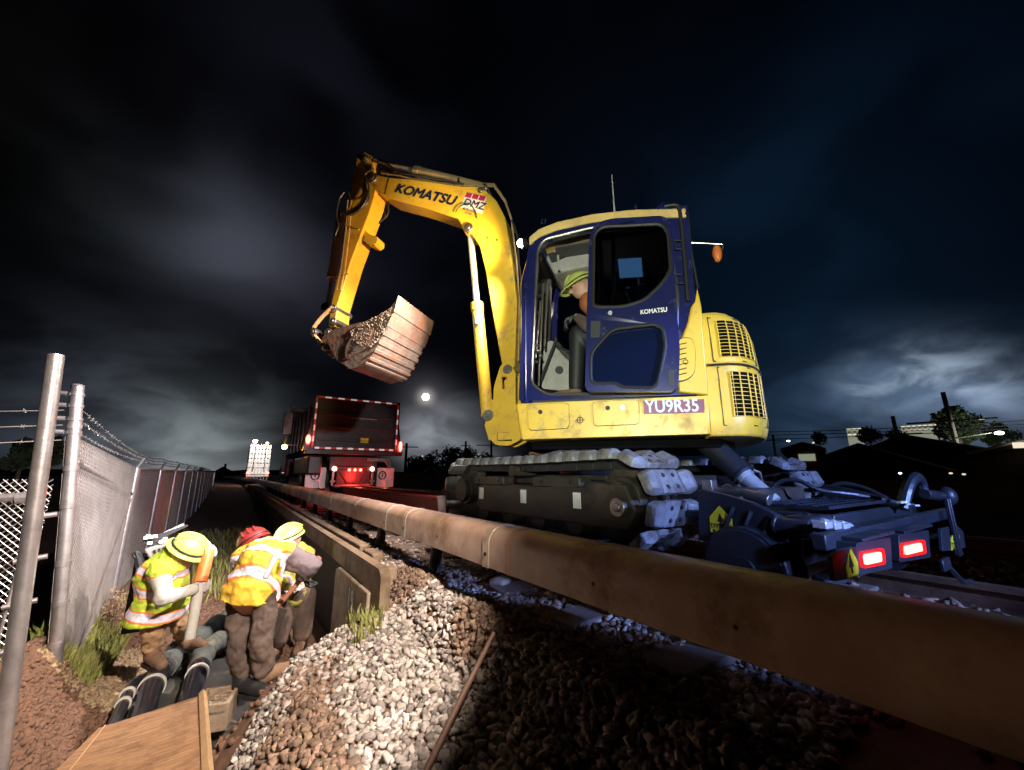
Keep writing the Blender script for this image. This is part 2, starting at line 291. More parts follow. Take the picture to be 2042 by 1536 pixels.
# --- crawlers
def crawler(x0,x1):
    yc0,yc1,zc,r=1.70,3.72,.665,.245
    fr=MB()
    side=[(1.62,.50),(1.55,.62),(1.62,.76),(2.2,.78),(2.3,.74),(3.25,.74),(3.34,.70),(3.36,.55),(3.3,.50)]
    fr.plate(Xp,side,[],x0+.03,x1-.1)
    cr=pe(fr,'crawler',['frame'],bevel=.015)
    ch=MB()                                       # outer guard plates, step brackets and stickers
    ch.obox(Xp,2.85,3.35,.735,.80,x0-.01,x0+.1); ch.obox(Xp,1.95,2.45,.735,.80,x0-.01,x0+.1)
    ch.islands('guard_plate','frame',cr,bevel=.01)
    bo=MB()
    for y in (2.93,3.25,2.05,2.35): bo.cyl((x0-.016,y,.765),(x0-.008,y,.765),.013,n=10)
    bo.islands('bolt','black',cr)
    st=MB()
    for y in (3.27,2.62,2.02): st.obox(Xp,y-.035,y+.035,.60,.70,x0+.024,x0+.03)
    st.islands('sticker','white',cr)
    hub=MB(); hub.cyl((x0+.0,1.66,.63),(x0+.04,1.66,.63),.055); hub.cyl((x0-.01,1.66,.63),(x0,1.66,.63),.025)
    pe(hub,'tensioner_port','steel',cr,bevel=.004)
    def wheel(nm,y,rr,teeth):
        w=MB(); n=teeth*4 if teeth else 28; prof=[]
        for i in range(n):
            a=2*math.pi*i/n; q=rr*(1.0 if not teeth or i%4 in(0,1) else .86); prof.append((y+q*math.cos(a),zc+q*math.sin(a)))
        w.plate(Xp,prof,[],x0+.17,x1-.2); w.cyl((x0+.09,y,zc),(x1-.12,y,zc),rr*.62,n=28); w.cyl((x0+.045,y,zc),(x0+.1,y,zc),rr*.5,n=24)
        return pe(w,nm,'frame',cr,bevel=.006)
    wheel('drive_sprocket',yc1,.225,17); wheel('idler_wheel',yc0,.225,0)
    for y in (2.1,2.5,2.9,3.3):
        w=MB(); w.cyl((x0+.07,y,.50),(x1-.1,y,.50),.085,n=20); pe(w,'roller','frame',cr)
    w=MB(); w.cyl((x0+.1,2.9,.845),(x1-.1,2.9,.845),.045,n=16); pe(w,'carrier_roller','frame',cr)
    ln=MB(); P=[]
    N=34; L1=yc1-yc0; tot=2*L1+2*math.pi*r
    def at(s):
        s%=tot
        if s<L1: return (yc0+s,zc+r-.012*math.sin(math.pi*s/L1),0.)
        s-=L1
        if s<math.pi*r: a=s/r; return (yc1+r*math.sin(a),zc+r*math.cos(a),a)
        s-=math.pi*r
        if s<L1: return (yc1-s,zc-r,math.pi)
        s-=L1; a=s/r; return (yc0-r*math.sin(a),zc-r*math.cos(a),math.pi+a)
    xm=(x0+x1)/2; hw=(x1-x0)/2
    sh=MB(); p=tot/N*.44                      # one shoe in its own frame: Y along the path, Z outward
    for sx in(-1,1):                          # tapered pad on each side of the bolted centre
        a,b=.10,hw
        rg=[]
        for xx,yy,hh in ((a,p*.96,.040),(a+.05,p,.062),(b-.05,p,.066),(b-.012,p*.86,.055),(b,p*.7,.035)):
            rg.append([V((sx*xx,-yy,.0)),V((sx*xx,-yy*.96,hh*.6)),V((sx*xx,-yy*.72,hh)),V((sx*xx,yy*.72,hh)),V((sx*xx,yy*.96,hh*.6)),V((sx*xx,yy,.0))])
        sh.loft(rg)
    sh.box((0,0,.016),(.2,p*1.98,.032))
    for sx in(-.045,.045):
        sh.k=1; sh.box((sx,0,-.03),(.03,p*2.2,.06)); sh.k=0
        for sy in(-.035,.035):
            sh.k=1; sh.cyl((sx,sy,.03),(sx,sy,.038),.014,n=8); sh.k=0
    proto=sh.build('track_shoe',['shoe','black'],None,bevel=.0025,seg=1); inv=WORLD[EXC].inverted()
    for i in range(N):
        y,z,a=at(i*tot/N+.05)
        o=proto if i==0 else proto.copy()
        if i: COL.objects.link(o)
        o.parent=cr
        mtx=inv@(Matrix.Translation((xm,y,z))@Matrix.Rotation(-a,4,'X')); o.matrix_local=mtx
crawler(1.86,2.31); crawler(3.73,4.18)
cf=MB(); cf.box((3.02,2.7,.70),(1.5,1.2,.22)); cf.cyl((3.02,2.7,.8),(3.02,2.7,.93),.52,n=32)
cf.box((3.02,1.75,.62),(.9,.9,.22)); cf.box((3.02,3.6,.6),(.8,.8,.2))
pe(cf,'undercarriage_frame','frame',bevel=.02)
rg=MB(); rg.cyl((3.02,2.7,.93),(3.02,2.7,1.0),.56,n=40); pe(rg,'slewing_ring','geard')
for i in range(3):
    h=MB(); h.tube(spline([E(.3-.1*i,1.02,.75),E(.45-.1*i,.98,.8),E(.62-.1*i,.96,.7),E(.7,1.0,.5)]),.014); pe(h,'hose','steel')
# --- revolving deck
dk=MB(); dk.plate(lambda f,l,z:E(f,z,l),[(.6,.86),(.6,-.9),(-.85,-.8),(-1.0,-.3),(-1.0,.3),(-.8,.8)],[],1.01,1.075)
pe(dk,'deck','void',bevel=.01)
band=exs([(1027,805),(1417,788),(1418,866),(1038,877)],1.05)
sk=MB(); sk.plate(E,band,[],1.05,.1); side_panel=pe(sk,'side_panel','yel',bevel=.018,seg=3)
for q in ([(1053,807),(1135,803),(1136,855),(1055,860)],[(1181,801),(1274,797),(1276,847),(1184,851)]):
    lid=MB(); lo=rnd_poly(exs(q,1.05),.035); li=[((u-sum(p[0] for p in lo)/len(lo))*.985+sum(p[0] for p in lo)/len(lo),(v-sum(p[1] for p in lo)/len(lo))*.96+sum(p[1] for p in lo)/len(lo)) for u,v in lo]
    lid.k=1; lid.plate(E,lo,[],1.051,1.053); lid.k=0; lid.plate(E,li,[],1.05,1.064)
    pe(lid,'access_door',['yel','black'],side_panel,bevel=.003)
kn=MB()
for px,py in((1078,822),(1212,814),(1241,813)):
    c=ex(px,py,1.06); kn.k=0 if px!=1241 else 1; kn.cyl(E(*c,1.062),E(*c,1.072),.017,n=14)
c=ex(1157,838,1.05); kn.k=0
for a in range(12):
    q0,q1=a*math.pi/6,(a+1)*math.pi/6; kn.tube([E(c[0]+.022*math.cos(q0),c[1]+.022*math.sin(q0),1.055),E(c[0]+.022*math.cos(q1),c[1]+.022*math.sin(q1),1.055)],.003,5)
kn.tube([E(c[0]-.036,c[1],1.055),E(c[0]+.036,c[1],1.055)],.0025,5); kn.tube([E(c[0],c[1]-.036,1.055),E(c[0],c[1]+.036,1.055)],.0025,5)
pe(kn,'lock',['black','steel'],side_panel)
pl=MB(); q=exs([(1283,800),(1404,796),(1405,823),(1284,826)],1.055); pl.plate(E,q,[],1.056,1.060); plate=pe(pl,'number_plate','plate')
xd=E(q[1][0],q[1][1],0)-E(q[0][0],q[0][1],0); w=xd.length
text('YU9R35',.125,E(q[3][0]-.012,q[3][1]+.010,1.0625),xd,V((0,0,1)),plate,'white',bold=.022,ext=.001,sx=w/.125/3.85)
# --- counterweight, engine cover: lofted plan outlines
plan=[(-.70,1.05),(-.80,1.05),(-.88,1.045),(-.97,1.0),(-1.06,.90),(-1.14,.74),(-1.20,.52),(-1.24,.26),(-1.25,0),(-1.24,-.3),(-1.18,-.6),(-1.05,-.88),(-.9,-1.0),(-.70,-1.0)]
def hs(z):
    for a,b,c,d in((1.0,1.16,.90,1.0),(1.16,1.5,1.0,.99),(1.5,1.8,.99,.94),(1.8,1.93,.94,.86),(1.93,2.0,.86,.72)):
        if z<=b: return c+(d-c)*(z-a)/(b-a)
    return .72
def sect(z,off=0):
    s=hs(z); return [V((-.70+(f+.70)*s-(off if f<-.7 else 0)*0, l*(1-.35*(1-s)),z)) for f,l in plan]
def body(z0,z1,nm,m,n=8):
    mb=MB(); mb.loft([[E(p.x,p.z,p.y) for p in sect(z0+(z1-z0)*i/n)] for i in range(n+1)]); return pe(mb,nm,m,bevel=.012,ang=50)
cw=body(1.07,1.56,'counterweight','yel'); eh=body(1.572,1.99,'engine_hood','yel')
def sp(s,z,off):                                  # point on the side surface at arc length s
    P=sect(z); acc=0
    for i in range(len(P)-1):
        d=(P[i+1]-P[i]); L=d.xy.length
        if acc+L>=s or i==len(P)-2:
            t=(s-acc)/L; p=P[i]+d*t; n=V((-d.y,d.x,0)).normalized()
            if n.y<0: n=-n
            if i>5: n=V((-abs(n.x),n.y,0))
            return E(p.x+n.x*off,p.z,p.y+n.y*off)
        acc+=L
def grille(s0,s1,z0,z1,parent,cols,rows,cut=0):
    bk=MB(); n=8
    bk.loft([[sp(s0+(s1-s0)*j/n,z0+(z1-z0)*i/6,.004) for j in range(n+1)] for i in range(7)],cap=False,closed=False)
    pe(bk,'vent_opening','void',parent)
    bars=MB()
    for j in range(cols+1):
        s=s0+(s1-s0)*j/cols; bars.tube([sp(s,z0+(z1-z0)*i/6,.009) for i in range(7)],.0048,4)
    for i in range(rows+1):
        z=z0+(z1-z0)*i/rows; bars.tube([sp(s0+(s1-s0)*j/n,z,.009) for j in range(n+1)],.0026,4)
    pe(bars,'vent_grille','yel',parent)
grille(.12,.44,1.62,1.90,eh,5,11); grille(.16,.50,1.20,1.51,cw,5,11)
# recess seam around vents
sm=MB(); 
for a,b,z0,z1 in((.07,.50,1.59,1.93),(.09,.56,1.14,1.545)):
    P=[sp(a,z0,.003),sp((a+b)/2,z0,.003),sp(b,z0,.003),sp(b,(z0+z1)/2,.003),sp(b,z1,.003),sp((a+b)/2,z1,.003),sp(a,z1,.003),sp(a,(z0+z1)/2,.003),sp(a,z0,.003)]
    sm.tube(P,.004,5)
sm.tube([sp(.01+.05*i,1.566,.002) for i in range(20)],.006,5)
pe(sm,'seam','black',cw)
# --- cab shell
RL=1.05; LI=.08
cab_o=exs([(1034,800),(1044,560),(1057,468),(1100,448),(1180,436),(1300,428),(1372,428),(1387,600),(1414,786)],RL)
hole=rnd_poly(exs([(1060,765),(1072,500),(1085,478),(1178,455),(1330,445),(1352,590),(1345,782),(1090,787)],RL),.05)
cs=MB(); cs.plate(E,rnd_poly(cab_o,.03),[hole],RL,RL-.07); cab=pe(cs,'cab',['blue'],bevel=.012,seg=3)
c2=MB(); c2.plate(E,rnd_poly(cab_o,.03),[hole],LI+.05,LI); pe(c2,'inner_side_frame','blue',cab,bevel=.01)
fl=MB(); fl.obox(E,-.66,.62,1.36,1.42,RL-.07,LI+.05); pe(fl,'cab_floor','dgrey',cab)
bk=MB(); bk.obox(E,-.70,-.62,1.42,2.2,RL-.07,LI+.05); bk.obox(E,-.68,-.62,2.2,2.8,LI+.12,LI+.05); bk.obox(E,-.68,-.62,2.2,2.8,RL-.07,RL-.14); pe(bk,'rear_wall','dgrey',cab)
# front pillars & cross beams
fr=MB(); fa=ex(1042,790,RL); fb=ex(1046,560,RL); fc=ex(1062,468,RL)
for l in (RL-.04,LI+.04): fr.tube([E(fa[0]-.02,1.37,l),E(fb[0]-.0,fb[1],l),E(fc[0]-.03,fc[1]-.02,l)],.045,8)
fr.tube([E(fa[0]-.03,1.40,RL-.04),E(fa[0]-.03,1.40,LI+.04)],.05,8); fr.tube([E(fc[0]-.03,fc[1]-.04,RL-.04),E(fc[0]-.03,fc[1]-.04,LI+.04)],.04,8)
pe(fr,'front_frame','blue',cab)
ws=MB(); ws.loft([[E(f,z,RL-.08),E(f,z,LI+.08),E(f-.008,z,LI+.08),E(f-.008,z,RL-.08)] for f,z in((fa[0]-.01,1.45),(fb[0],fb[1]),(fc[0]-.03,fc[1]-.06))]); pe(ws,'windscreen','glass',cab)
rim=MB(); hh=[((u-0)*1,v) for u,v in hole]; rim.tube([E(u,v,RL+.004) for u,v in hole+[hole[0]]],.011,6); pe(rim,'door_seal','steel',cab)
# roof: crowned sheet
rpx=[(1056,466),(1075,450),(1110,436),(1180,420),(1260,411),(1366,408)]
rt=exs(rpx,RL)
rings=[]
for (f,z) in rt:
    row=[]
    for l,dz in((RL+.012,-.095),(RL+.02,-.03),(RL-.05,.022),(RL-.3,.035),(LI+.3,.035),(LI+.05,.022),(LI-.01,-.03),(LI-.005,-.095)): row.append(E(f,z+dz-.02,l))
    rings.append(row)
rf=MB(); rf.loft(rings); roof=pe(rf,'roof','roof',cab,bevel=.006)
rk=MB(); rk.k=0; q=exs([(1372,412),(1308,414),(1302,428),(1372,430)],RL); rk.plate(E,q,[],RL+.015,LI); pe(rk,'roof_rear_rail','blue',cab,bevel=.01)
b2=MB(); q=ex(1083,440,RL); b2.tube([E(q[0]+.02*math.cos(a),q[1]+.02*math.sin(a)+.005,RL-.02) for a in [i*math.pi/5 for i in range(11)]],.005,6); q=ex(1268,408,RL); b2.cyl(E(q[0],q[1]-.01,RL-.05),E(q[0],q[1]+.025,RL-.05),.012); q=ex(1322,408,RL); b2.box(E(q[0],q[1],RL-.03),(.05,.05,.035)); pe(b2,'lifting_eye','blue',roof)
hl_=MB(); hl_.obox(E,-.6,.35,2.735,2.755,RL-.12,LI+.1); pe(hl_,'headliner','dgrey',cab)
# headliner and controls
hd=MB(); q=exs([(1075,482),(1172,465),(1175,530),(1105,546),(1090,520)],.75); hd.plate(E,q,[],.75,.2); pe(hd,'overhead_panel','grey',cab,bevel=.02)
q=exs([(1083,487),(1112,484),(1130,512),(1100,525)],.76); h2=MB(); h2.plate(E,rnd_poly(q,.02),[],.755,.765); q=exs([(1132,478),(1150,476),(1152,500),(1134,503)],.76); h2.plate(E,rnd_poly(q,.02),[],.755,.765); pe(h2,'speaker_recess','black',cab)
h3=MB(); h3.tube([E(*ex(a,b,.8),.8) for a,b in((1098,483),(1112,497),(1115,540))],.012); h3.tube([E(*ex(a,b,.8),.8) for a,b in((1100,485),(1113,490),(1114,503),(1102,502))],.006); pe(h3,'grab_handle','grey',cab)
cn=MB(); q=exs([(1080,776),(1085,700),(1095,680),(1112,684),(1140,715),(1140,782)],.6); cn.plate(E,rnd_poly(q,.03),[],.62,.35); pe(cn,'floor_console','grey',cab,bevel=.02)
cn=MB(); q=ex(1115,738,.63); cn.cyl(E(q[0],q[1],.62),E(q[0],q[1],.632),.036); pe(cn,'console_port','black',cab)
lv=MB()
for (a,b) in (((1070,780),(1107,683)),): lv.tube([E(*ex(*a,.72),.72),E(*ex(*b,.72),.72)],.013); lv.ell(E(*ex(b[0]+1,b[1]-6,.72),.72),(.018,.018,.035))
lv.tube([E(*ex(1110,690,.7),.7),E(*ex(1140,705,.7),.7),E(*ex(1160,708,.7),.7)],.012)
pe(lv,'control_lever','black',cab)
l2=MB(); l2.tube([E(*ex(a,b,.68),.68) for a,b in((1110,684),(1122,700),(1138,716))],.02); pe(l2,'console_arm','steel',cab)
gr=MB()
for a in((1083,565,1074,770),(1092,560,1086,690),(1078,600,1068,715)): gr.tube([E(*ex(a[0],a[1],.9),.9),E(*ex(a[2],a[3],.9),.9)],.009)
for i in range(5): q=ex(1081-i*2,590+i*33,.9); gr.box(E(q[0]+.02,q[1],.9),(.03,.03,.02))
for i in range(3): q=ex(1066+i*6,690+i*10,.93); gr.ell(E(q[0],q[1],.93),(.02,.02,.018))
pe(gr,'window_rail','steel',cab)
hz_=MB(); hz_.tube([E(*ex(a,b,.5),.5) for a,b in((1093,560),(1088,690),(1090,760))],.04); pe(hz_,'wiper_cover','dgrey',cab)
se=MB(); se.obox(E,-.32,.12,1.62,1.74,.82,.36); se.obox(E,-.44,-.30,1.70,2.35,.82,.36); se.obox(E,-.42,-.32,2.37,2.55,.72,.46); se.obox(E,-.3,0,1.42,1.62,.75,.42)
pe(se,'seat','dgrey',cab,bevel=.03)
# rear glass & opposite side glass
rg=MB(); rg.obox(E,-.655,-.648,2.22,2.78,RL-.15,LI+.13); rg.plate(E,[(u*.98,v) for u,v in hole],[],LI+.03,LI+.022); pe(rg,'rear_window','glass',cab)
# --- open door folded back along the side
DL=RL+.10
do=rnd_poly(exs([(1166,782),(1170,620),(1176,470),(1186,446),(1215,436),(1320,430),(1338,440),(1346,560),(1356,700),(1353,780)],DL+.05),.06,5)
w1=rnd_poly(exs([(1182,612),(1184,468),(1200,452),(1318,446),(1332,462),(1338,540),(1318,568),(1283,600),(1240,612)],DL+.05),.05,5)
w2=rnd_poly(exs([(1178,765),(1178,705),(1200,678),(1222,656),(1305,646),(1322,655),(1328,690),(1312,765),(1300,774),(1240,772),(1228,764)],DL+.05),.05,5)
dm=MB(); dm.plate(E,do,[w1,w2],DL+.05,DL); door=pe(dm,'door','blue',bevel=.014,seg=3)
for ww,gm,nm in((w1,'glass','upper_window'),(w2,'bglass','lower_window')):
    g_=MB(); g_.plate(E,ww,[],DL+.022,DL+.016); pe(g_,nm,gm,door)
    sl=MB(); sl.tube([E(u,v,DL+.045) for u,v in ww+[ww[0]]],.014,6); pe(sl,'window_seal','rub',door)
pp=MB(); q=exs([(1232,517),(1279,514),(1282,552),(1236,555)],DL+.012); pp.plate(E,q,[],DL+.012,DL+.010); pe(pp,'paper_notice','paper',door)
pp=MB(); q=exs([(1246,572),(1256,571),(1256,575),(1246,576)],DL+.012); pp.plate(E,q,[],DL+.012,DL+.010); pp.tube([E(*ex(1248,582,DL+.01),DL+.01),E(*ex(1256,601,DL+.01),DL+.01)],.006); pe(pp,'latch_tag','white',door)
hd=MB(); q=exs([(1178,640),(1198,640),(1196,672),(1178,674)],DL+.055); hd.plate(E,rnd_poly(q,.012),[],DL+.053,DL+.048); q=exs([(1333,738),(1344,736),(1345,768),(1334,770)],DL+.055); hd.plate(E,rnd_poly(q,.01),[],DL+.053,DL+.048); hd.islands('door_handle','black',door)
lk=MB(); q=ex(1217,625,DL+.05); lk.cyl(E(q[0],q[1],DL+.05),E(q[0],q[1],DL+.062),.016); pe(lk,'door_lock','chrome',door)
bar=MB()
for px in(1196,1222): bar.tube([E(*ex(px,470,DL-.03),DL-.03),E(*ex(px+4,606,DL-.03),DL-.03)],.016)
bar.islands('door_inner_bar','dgrey',door)
q=ex(1277,627,DL+.055); q2=ex(1330,623,DL+.055); xd=E(*q2,0)-E(*q,0)
text('KOMATSU',.047,E(q[0],q[1],DL+.053),V((xd.x,xd.y,0)),V((0,0,1)),door,'white',bold=.03,sx=xd.length/.047/4.6,ext=.001)
# rear of the cab side: yellow corner cover, vent panel, black rails
yc=MB(); yc.plate(E,exs([(1391,572),(1399,610),(1414,788),(1354,782),(1350,700),(1372,640),(1378,612),(1386,600)],RL+.02),[],RL+.02,RL-.3); ycv=pe(yc,'corner_cover','yel',bevel=.012)
q=rnd_poly(exs([(1352,674),(1380,672),(1388,700),(1386,745),(1372,758),(1350,764)],RL+.03),.04); yv=MB(); yv.k=1; yv.plate(E,q,[],RL+.024,RL+.03); yv.k=0
cx=sum(p[0] for p in q)/len(q); cz=sum(p[1] for p in q)/len(q); yv.plate(E,[((u-cx)*.93+cx,(v-cz)*.95+cz) for u,v in q],[],RL+.02,RL+.04)
yv.k=1
for i in range(7):
    a=ex(1353,688+i*10,RL+.04); b_=ex(1369,684+i*10,RL+.04); yv.tube([E(*a,RL+.041),E(*b_,RL+.041)],.004,5)
q=ex(1367,722,RL+.04); yv.tube([E(q[0]+.016*math.cos(a),q[1]+.016*math.sin(a),RL+.042) for a in [i*math.pi/6 for i in range(13)]],.003,5)
pe(yv,'vent_panel',['yel','black'],ycv,bevel=.003)
er=MB()
er.tube(spline([E(*ex(a,b,RL+.03),RL+.03) for a,b in((1325,412),(1350,410),(1357,430),(1364,500),(1372,600))]),.014)
er.tube([E(*ex(a,b,RL-.05),RL-.05) for a,b in((1370,412),(1378,500),(1392,575))],.009)
for y0 in(480,548):
    er.tube([E(*ex(a,b,RL+.03),RL+.03) for a,b in((1362,y0),(1346,y0),(1347,y0+17),(1364,y0+17))],.006)
pe(er,'grab_rail','black',cab)
mr=MB(); mr.tube([E(*ex(a,b,RL-.2),RL-.2) for a,b in((1372,484),(1412,486),(1442,488),(1440,500))],.009)
mirr=pe(mr,'mirror_arm','steel')
q=ex(1430,506,RL-.2); mm=MB(); mm.ell(E(q[0],q[1],RL-.2),(.035,.035,.075)); pe(mm,'mirror','orange',mirr)
an=MB(); a=ex(1226,430,RL-.03); b_=ex(1220,350,RL-.03); an.tube([E(*a,RL-.03),E(a[0]*.5+b_[0]*.5,a[1]*.5+b_[1]*.5,RL-.03),E(*b_,RL-.03)],[.009,.007,.004],6); an.cyl(E(a[0],a[1]-.02,RL-.03),E(a[0],a[1]+.03,RL-.03),.012); pe(an,'antenna','grey')
# --- swing bracket
SB=MB(); br=exs([(1003,727),(1019,729),(1029,743),(1029,804),(1040,877),(1017,889),(991,889),(981,880),(970,856),(984,812),(986,773),(998,733)],.12)
holeb=rnd_poly(exs([(1001,752),(1012,752),(1010,777),(1003,777)],.12),.01); holeb2=rnd_poly(exs([(992,862),(1020,862),(1022,880),(992,880)],.12),.01)
SB.plate(E,rnd_poly(br,.03),[holeb,holeb2],.14,.09); SB.plate(E,rnd_poly(br,.03),[holeb,holeb2],-.11,-.16); q=exs([(1028,800),(1040,877),(981,880),(972,850),(985,800)],0); SB.plate(E,q,[],.09,-.11)
swb=pe(SB,'swing_bracket','yel',bevel=.01)
pn=MB()
def pin(mb,px,py,r,l0,l1):
    q=ex(px,py,l0); mb.cyl(E(*q,l0),E(*q,l1),r,n=20); mb.cyl(E(*q,l0),E(*q,l0+.012),r*.55,n=12)
pin(pn,1011,736,.05,.165,-.18); pe(pn,'pivot_pin','steel',swb,bevel=.006); pn=MB(); pin(pn,972,828,.06,.16,-.18); pe(pn,'pivot_pin','steel',swb,bevel=.006)
hs_=MB()
for i in range(5): hs_.tube(spline([E(.78+.02*i,1.2+.03*i,.05-.05*i),E(1.0,1.17+.03*i,.07-.04*i),E(1.22,1.19+.03*i,.06-.04*i)]),.016)
hs_.islands('hose','hose',swb)
# --- boom
bo=[(743,352),(756,349),(780,354),(828,358),(925,372),(962,372),(990,400),(1007,433),(1020,508),(1031,605),(1026,729),(1017,742),(1005,742),(1001,726),(984,638),(968,540),(956,490),(940,466),(926,464),(916,441),(912,436),(840,412),(777,396),(763,387),(745,378),(738,366)]
LB0,LB1=.12,-.14
bm_=MB(); bm_.plate(E,exs(bo,LB0),[],LB0,LB1); boom=pe(bm_,'boom','yel',bevel=.012,seg=2)
ln=MB()   # weld lines
ln.tube([E(*ex(a,b,LB0),LB0+.002) for a,b in((777,352),(772,370),(768,388))],.003,5)
pe(ln,'weld_seam','black',boom)
ht=MB()
for px,py in((972,475),(991,479)): q=ex(px,py,LB0); ht.cyl(E(*q,LB0+.001),E(*q,LB0+.006),.012)
ht.islands('bolt_hole','black',boom)
for (px,py,r) in((741,354,.075),(933,453,.06),(957,378,.035),(968,374,.03)):
    k=MB(); pin(k,px,py,r,LB0+.03,LB1-.03); pe(k,'pivot_pin','steel',boom,bevel=.008)
q=ex(786,383,LB0); q2=ex(901,409,LB0); xd=E(*q2,LB0)-E(*q,LB0)
text('KOMATSU',.175,E(q[0],q[1],LB0+.003),xd,XL.cross(xd)*-1 if XL.cross(xd).z<0 else XL.cross(xd),boom,'ink',bold=.05,shear=.12,sx=xd.length/.175/4.55,ext=.001)
# builder's logo
def lq(pts,m,l,nm='logo'): k=MB(); k.plate(E,exs(pts,LB0),[],LB0+l,LB0+l-.001); return pe(k,nm,m,boom)
lg=lq([(930,384),(970,393),(962,427),(918,414)],'white',.003,'company_logo')
k=MB()
for i in range(3):
    t0,t1=i/3+.03,(i+1)/3-.02; A=lambda t,s:(930+40*t-4*s,384+9*t+9*s)
    k.plate(E,exs([A(t0,0),A(t1,0),A(t1,1),A(t0,1)],LB0),[],LB0+.005,LB0+.004)
pe(k,'logo_block','mag',lg)
q=ex(922,409,LB0); q2=ex(965,420,LB0); xd=E(*q2,LB0)-E(*q,LB0); up=XL.cross(xd); up=up if up.z>0 else -up
text('DMZ',.13,E(q[0],q[1],LB0+.006),xd,up,lg,'ink',bold=.02,shear=.1,sx=xd.length/.13/2.2,ext=.001)
q=ex(921,421,LB0); text('BUILDERS',.05,E(q[0]-.01,q[1]+.012,LB0+.005),xd,up,lg,'ink',bold=.01,sx=.9,ext=.001)
q=ex(927,428,LB0); text('27-008',.034,E(q[0],q[1]+.012,LB0+.005),xd,up,lg,'mag',bold=.01,ext=.001)
# cylinders
def cylinder(nm,A,B,split,r,rr,parent,m='yel',lc=0):
    a=E(*ex(*A,lc),lc); b=E(*ex(*B,lc),lc); c=a.lerp(b,split)
    k=MB(); k.cyl(a,c,r,n=24); k.cyl(a.lerp(c,.93),c+(b-a).normalized()*.015,r*1.12,n=24); k.cyl(a-(b-a).normalized()*.03,a+(b-a).normalized()*.02,r*1.05,n=20); cy=pe(k,nm,m,parent,bevel=.006)
    k=MB(); k.cyl(c,b,rr,n=18); pe(k,'piston_rod','chrome',cy); 
    k=MB(); k.cyl(b-XL*.06,b+XL*.06,r*.95,n=18); pe(k,'rod_end','steel',cy); return cy
bc=cylinder('boom_cylinder',(972,826),(937,456),.56,.068,.04,boom,lc=.02)
k=MB(); q=ex(952,640,.1); k.box(E(q[0]+.01,q[1],.1),(.05,.05,.08)); pe(k,'cylinder_clamp','white',bc)
ac=cylinder('arm_cylinder',(966,376),(736,318),.56,.065,.035,boom,'tube',lc=-.02)
k=MB(); q=ex(917,367,0); k.box(E(q[0],q[1],.03),(.04,.04,.1)); pe(k,'cylinder_clamp','hose',ac)
# hard lines and hoses along the boom
k=MB()
for off,c in((0,.10),(6,.06),(12,.02)):
    k.tube([E(*ex(a,b-off*.4,c),c) for a,b in((760,346),(800,351),(830,361),(900,370),(945,371),(985,372),(1008,405),(1020,440),(1030,520),(1036,600),(1034,720))],.010,6)
k.islands('hydraulic_line','tube',boom)
k=MB()
k.tube(spline([E(*ex(a,b,.13),.13) for a,b in((742,330),(734,345),(730,370),(736,390),(728,410),(700,430))]),.012)
k.tube(spline([E(*ex(a,b,.15),.15) for a,b in((745,335),(728,350),(728,378),(715,395),(695,392))]),.012)
k.tube(spline([E(*ex(a,b,-.1),-.1) for a,b in((768,390),(774,410),(772,430),(752,448))]),.012)
k.tube(spline([E(*ex(a,b,-.13),-.13) for a,b in((764,390),(769,412),(766,432),(752,442))]),.012)
k.tube(spline([E(*ex(a,b,LB0+.02),LB0+.02) for a,b in((908,424),(916,412),(935,406),(947,420),(951,435))]),.006)
k.tube(spline([E(*ex(a,b,LB0),LB0) for a,b in((745,322),(770,326),(800,345),(850,352),(925,368))]),.013)
k.tube(spline([E(*ex(a,b,.0),.0) for a,b in((745,327),(775,340),(805,350),(850,360),(925,371))]),.013)
k.tube(spline([E(*ex(a,b,.1),.1) for a,b in((1020,440),(1027,455),(1033,480),(1034,520),(1040,560))]),.013)
k.islands('hydraulic_hose','hose',boom)
k=MB()
for px,py in((790,345),(967,372),(1024,460),(1030,560),(1034,660)): q=ex(px,py,.06); k.box(E(q[0],q[1],.06),(.05,.05,.035))
k.islands('line_clamp','steel',boom)
# work light on the boom side of the cab
wl=ex(1041,487,.35); wk=MB(); wk.cyl(E(wl[0]-.05,wl[1],.35),E(wl[0]+.0,wl[1]-.01,.37),.05,.06); wlamp=pe(wk,'work_light','black')
k=MB(); k.ell(E(wl[0],wl[1]-.01,.385),.042); pe(k,'lens','wl',wlamp)
k=MB(); k.tube([E(wl[0]-.05,wl[1],.33),E(wl[0]-.2,wl[1]-.05,.33)],.014); pe(k,'lamp_bracket','blue',wlamp)
WLP=E(wl[0]+.02,wl[1]-.05,.45)
# --- arm
ao=[(712,309),(730,303),(742,312),(746,335),(752,372),(738,420),(700,520),(673,608),(668,652),(655,652),(660,609),(670,562),(681,524),(688,462),(698,387)]
k=MB(); k.plate(E,exs(ao,.12),[],.12,-.13); arm=pe(k,'arm','yel',bevel=.012)
k=MB(); q=exs([(742,315),(714,311),(733,338)],.12); k.tube([E(u,v,.123) for u,v in q],.004,5); pe(k,'weld_seam','black',arm)
k=MB()
for px,py,r in((727,314,.05),(662,640,.05),(653,662,.05),(662,614,.05)): k=MB(); pin(k,px,py,r,.16,-.17); pe(k,'pivot_pin','steel',arm,bevel=.006)
k=MB(); k.plate(E,rnd_poly(exs([(728,460),(738,468),(752,472),(752,482),(744,488),(733,486),(724,480)],.08),.01),[],.08,-.08); pe(k,'lug','yel',arm,bevel=.01)
bkc=cylinder('bucket_cylinder',(680,430),(653,615),.68,.058,.03,arm,'tube',lc=.0)
k=MB()
for d in(0,7): k.tube([E(*ex(a+d,b,.15),.15) for a,b in((694,400),(690,460),(680,540),(672,580))],.011,6)
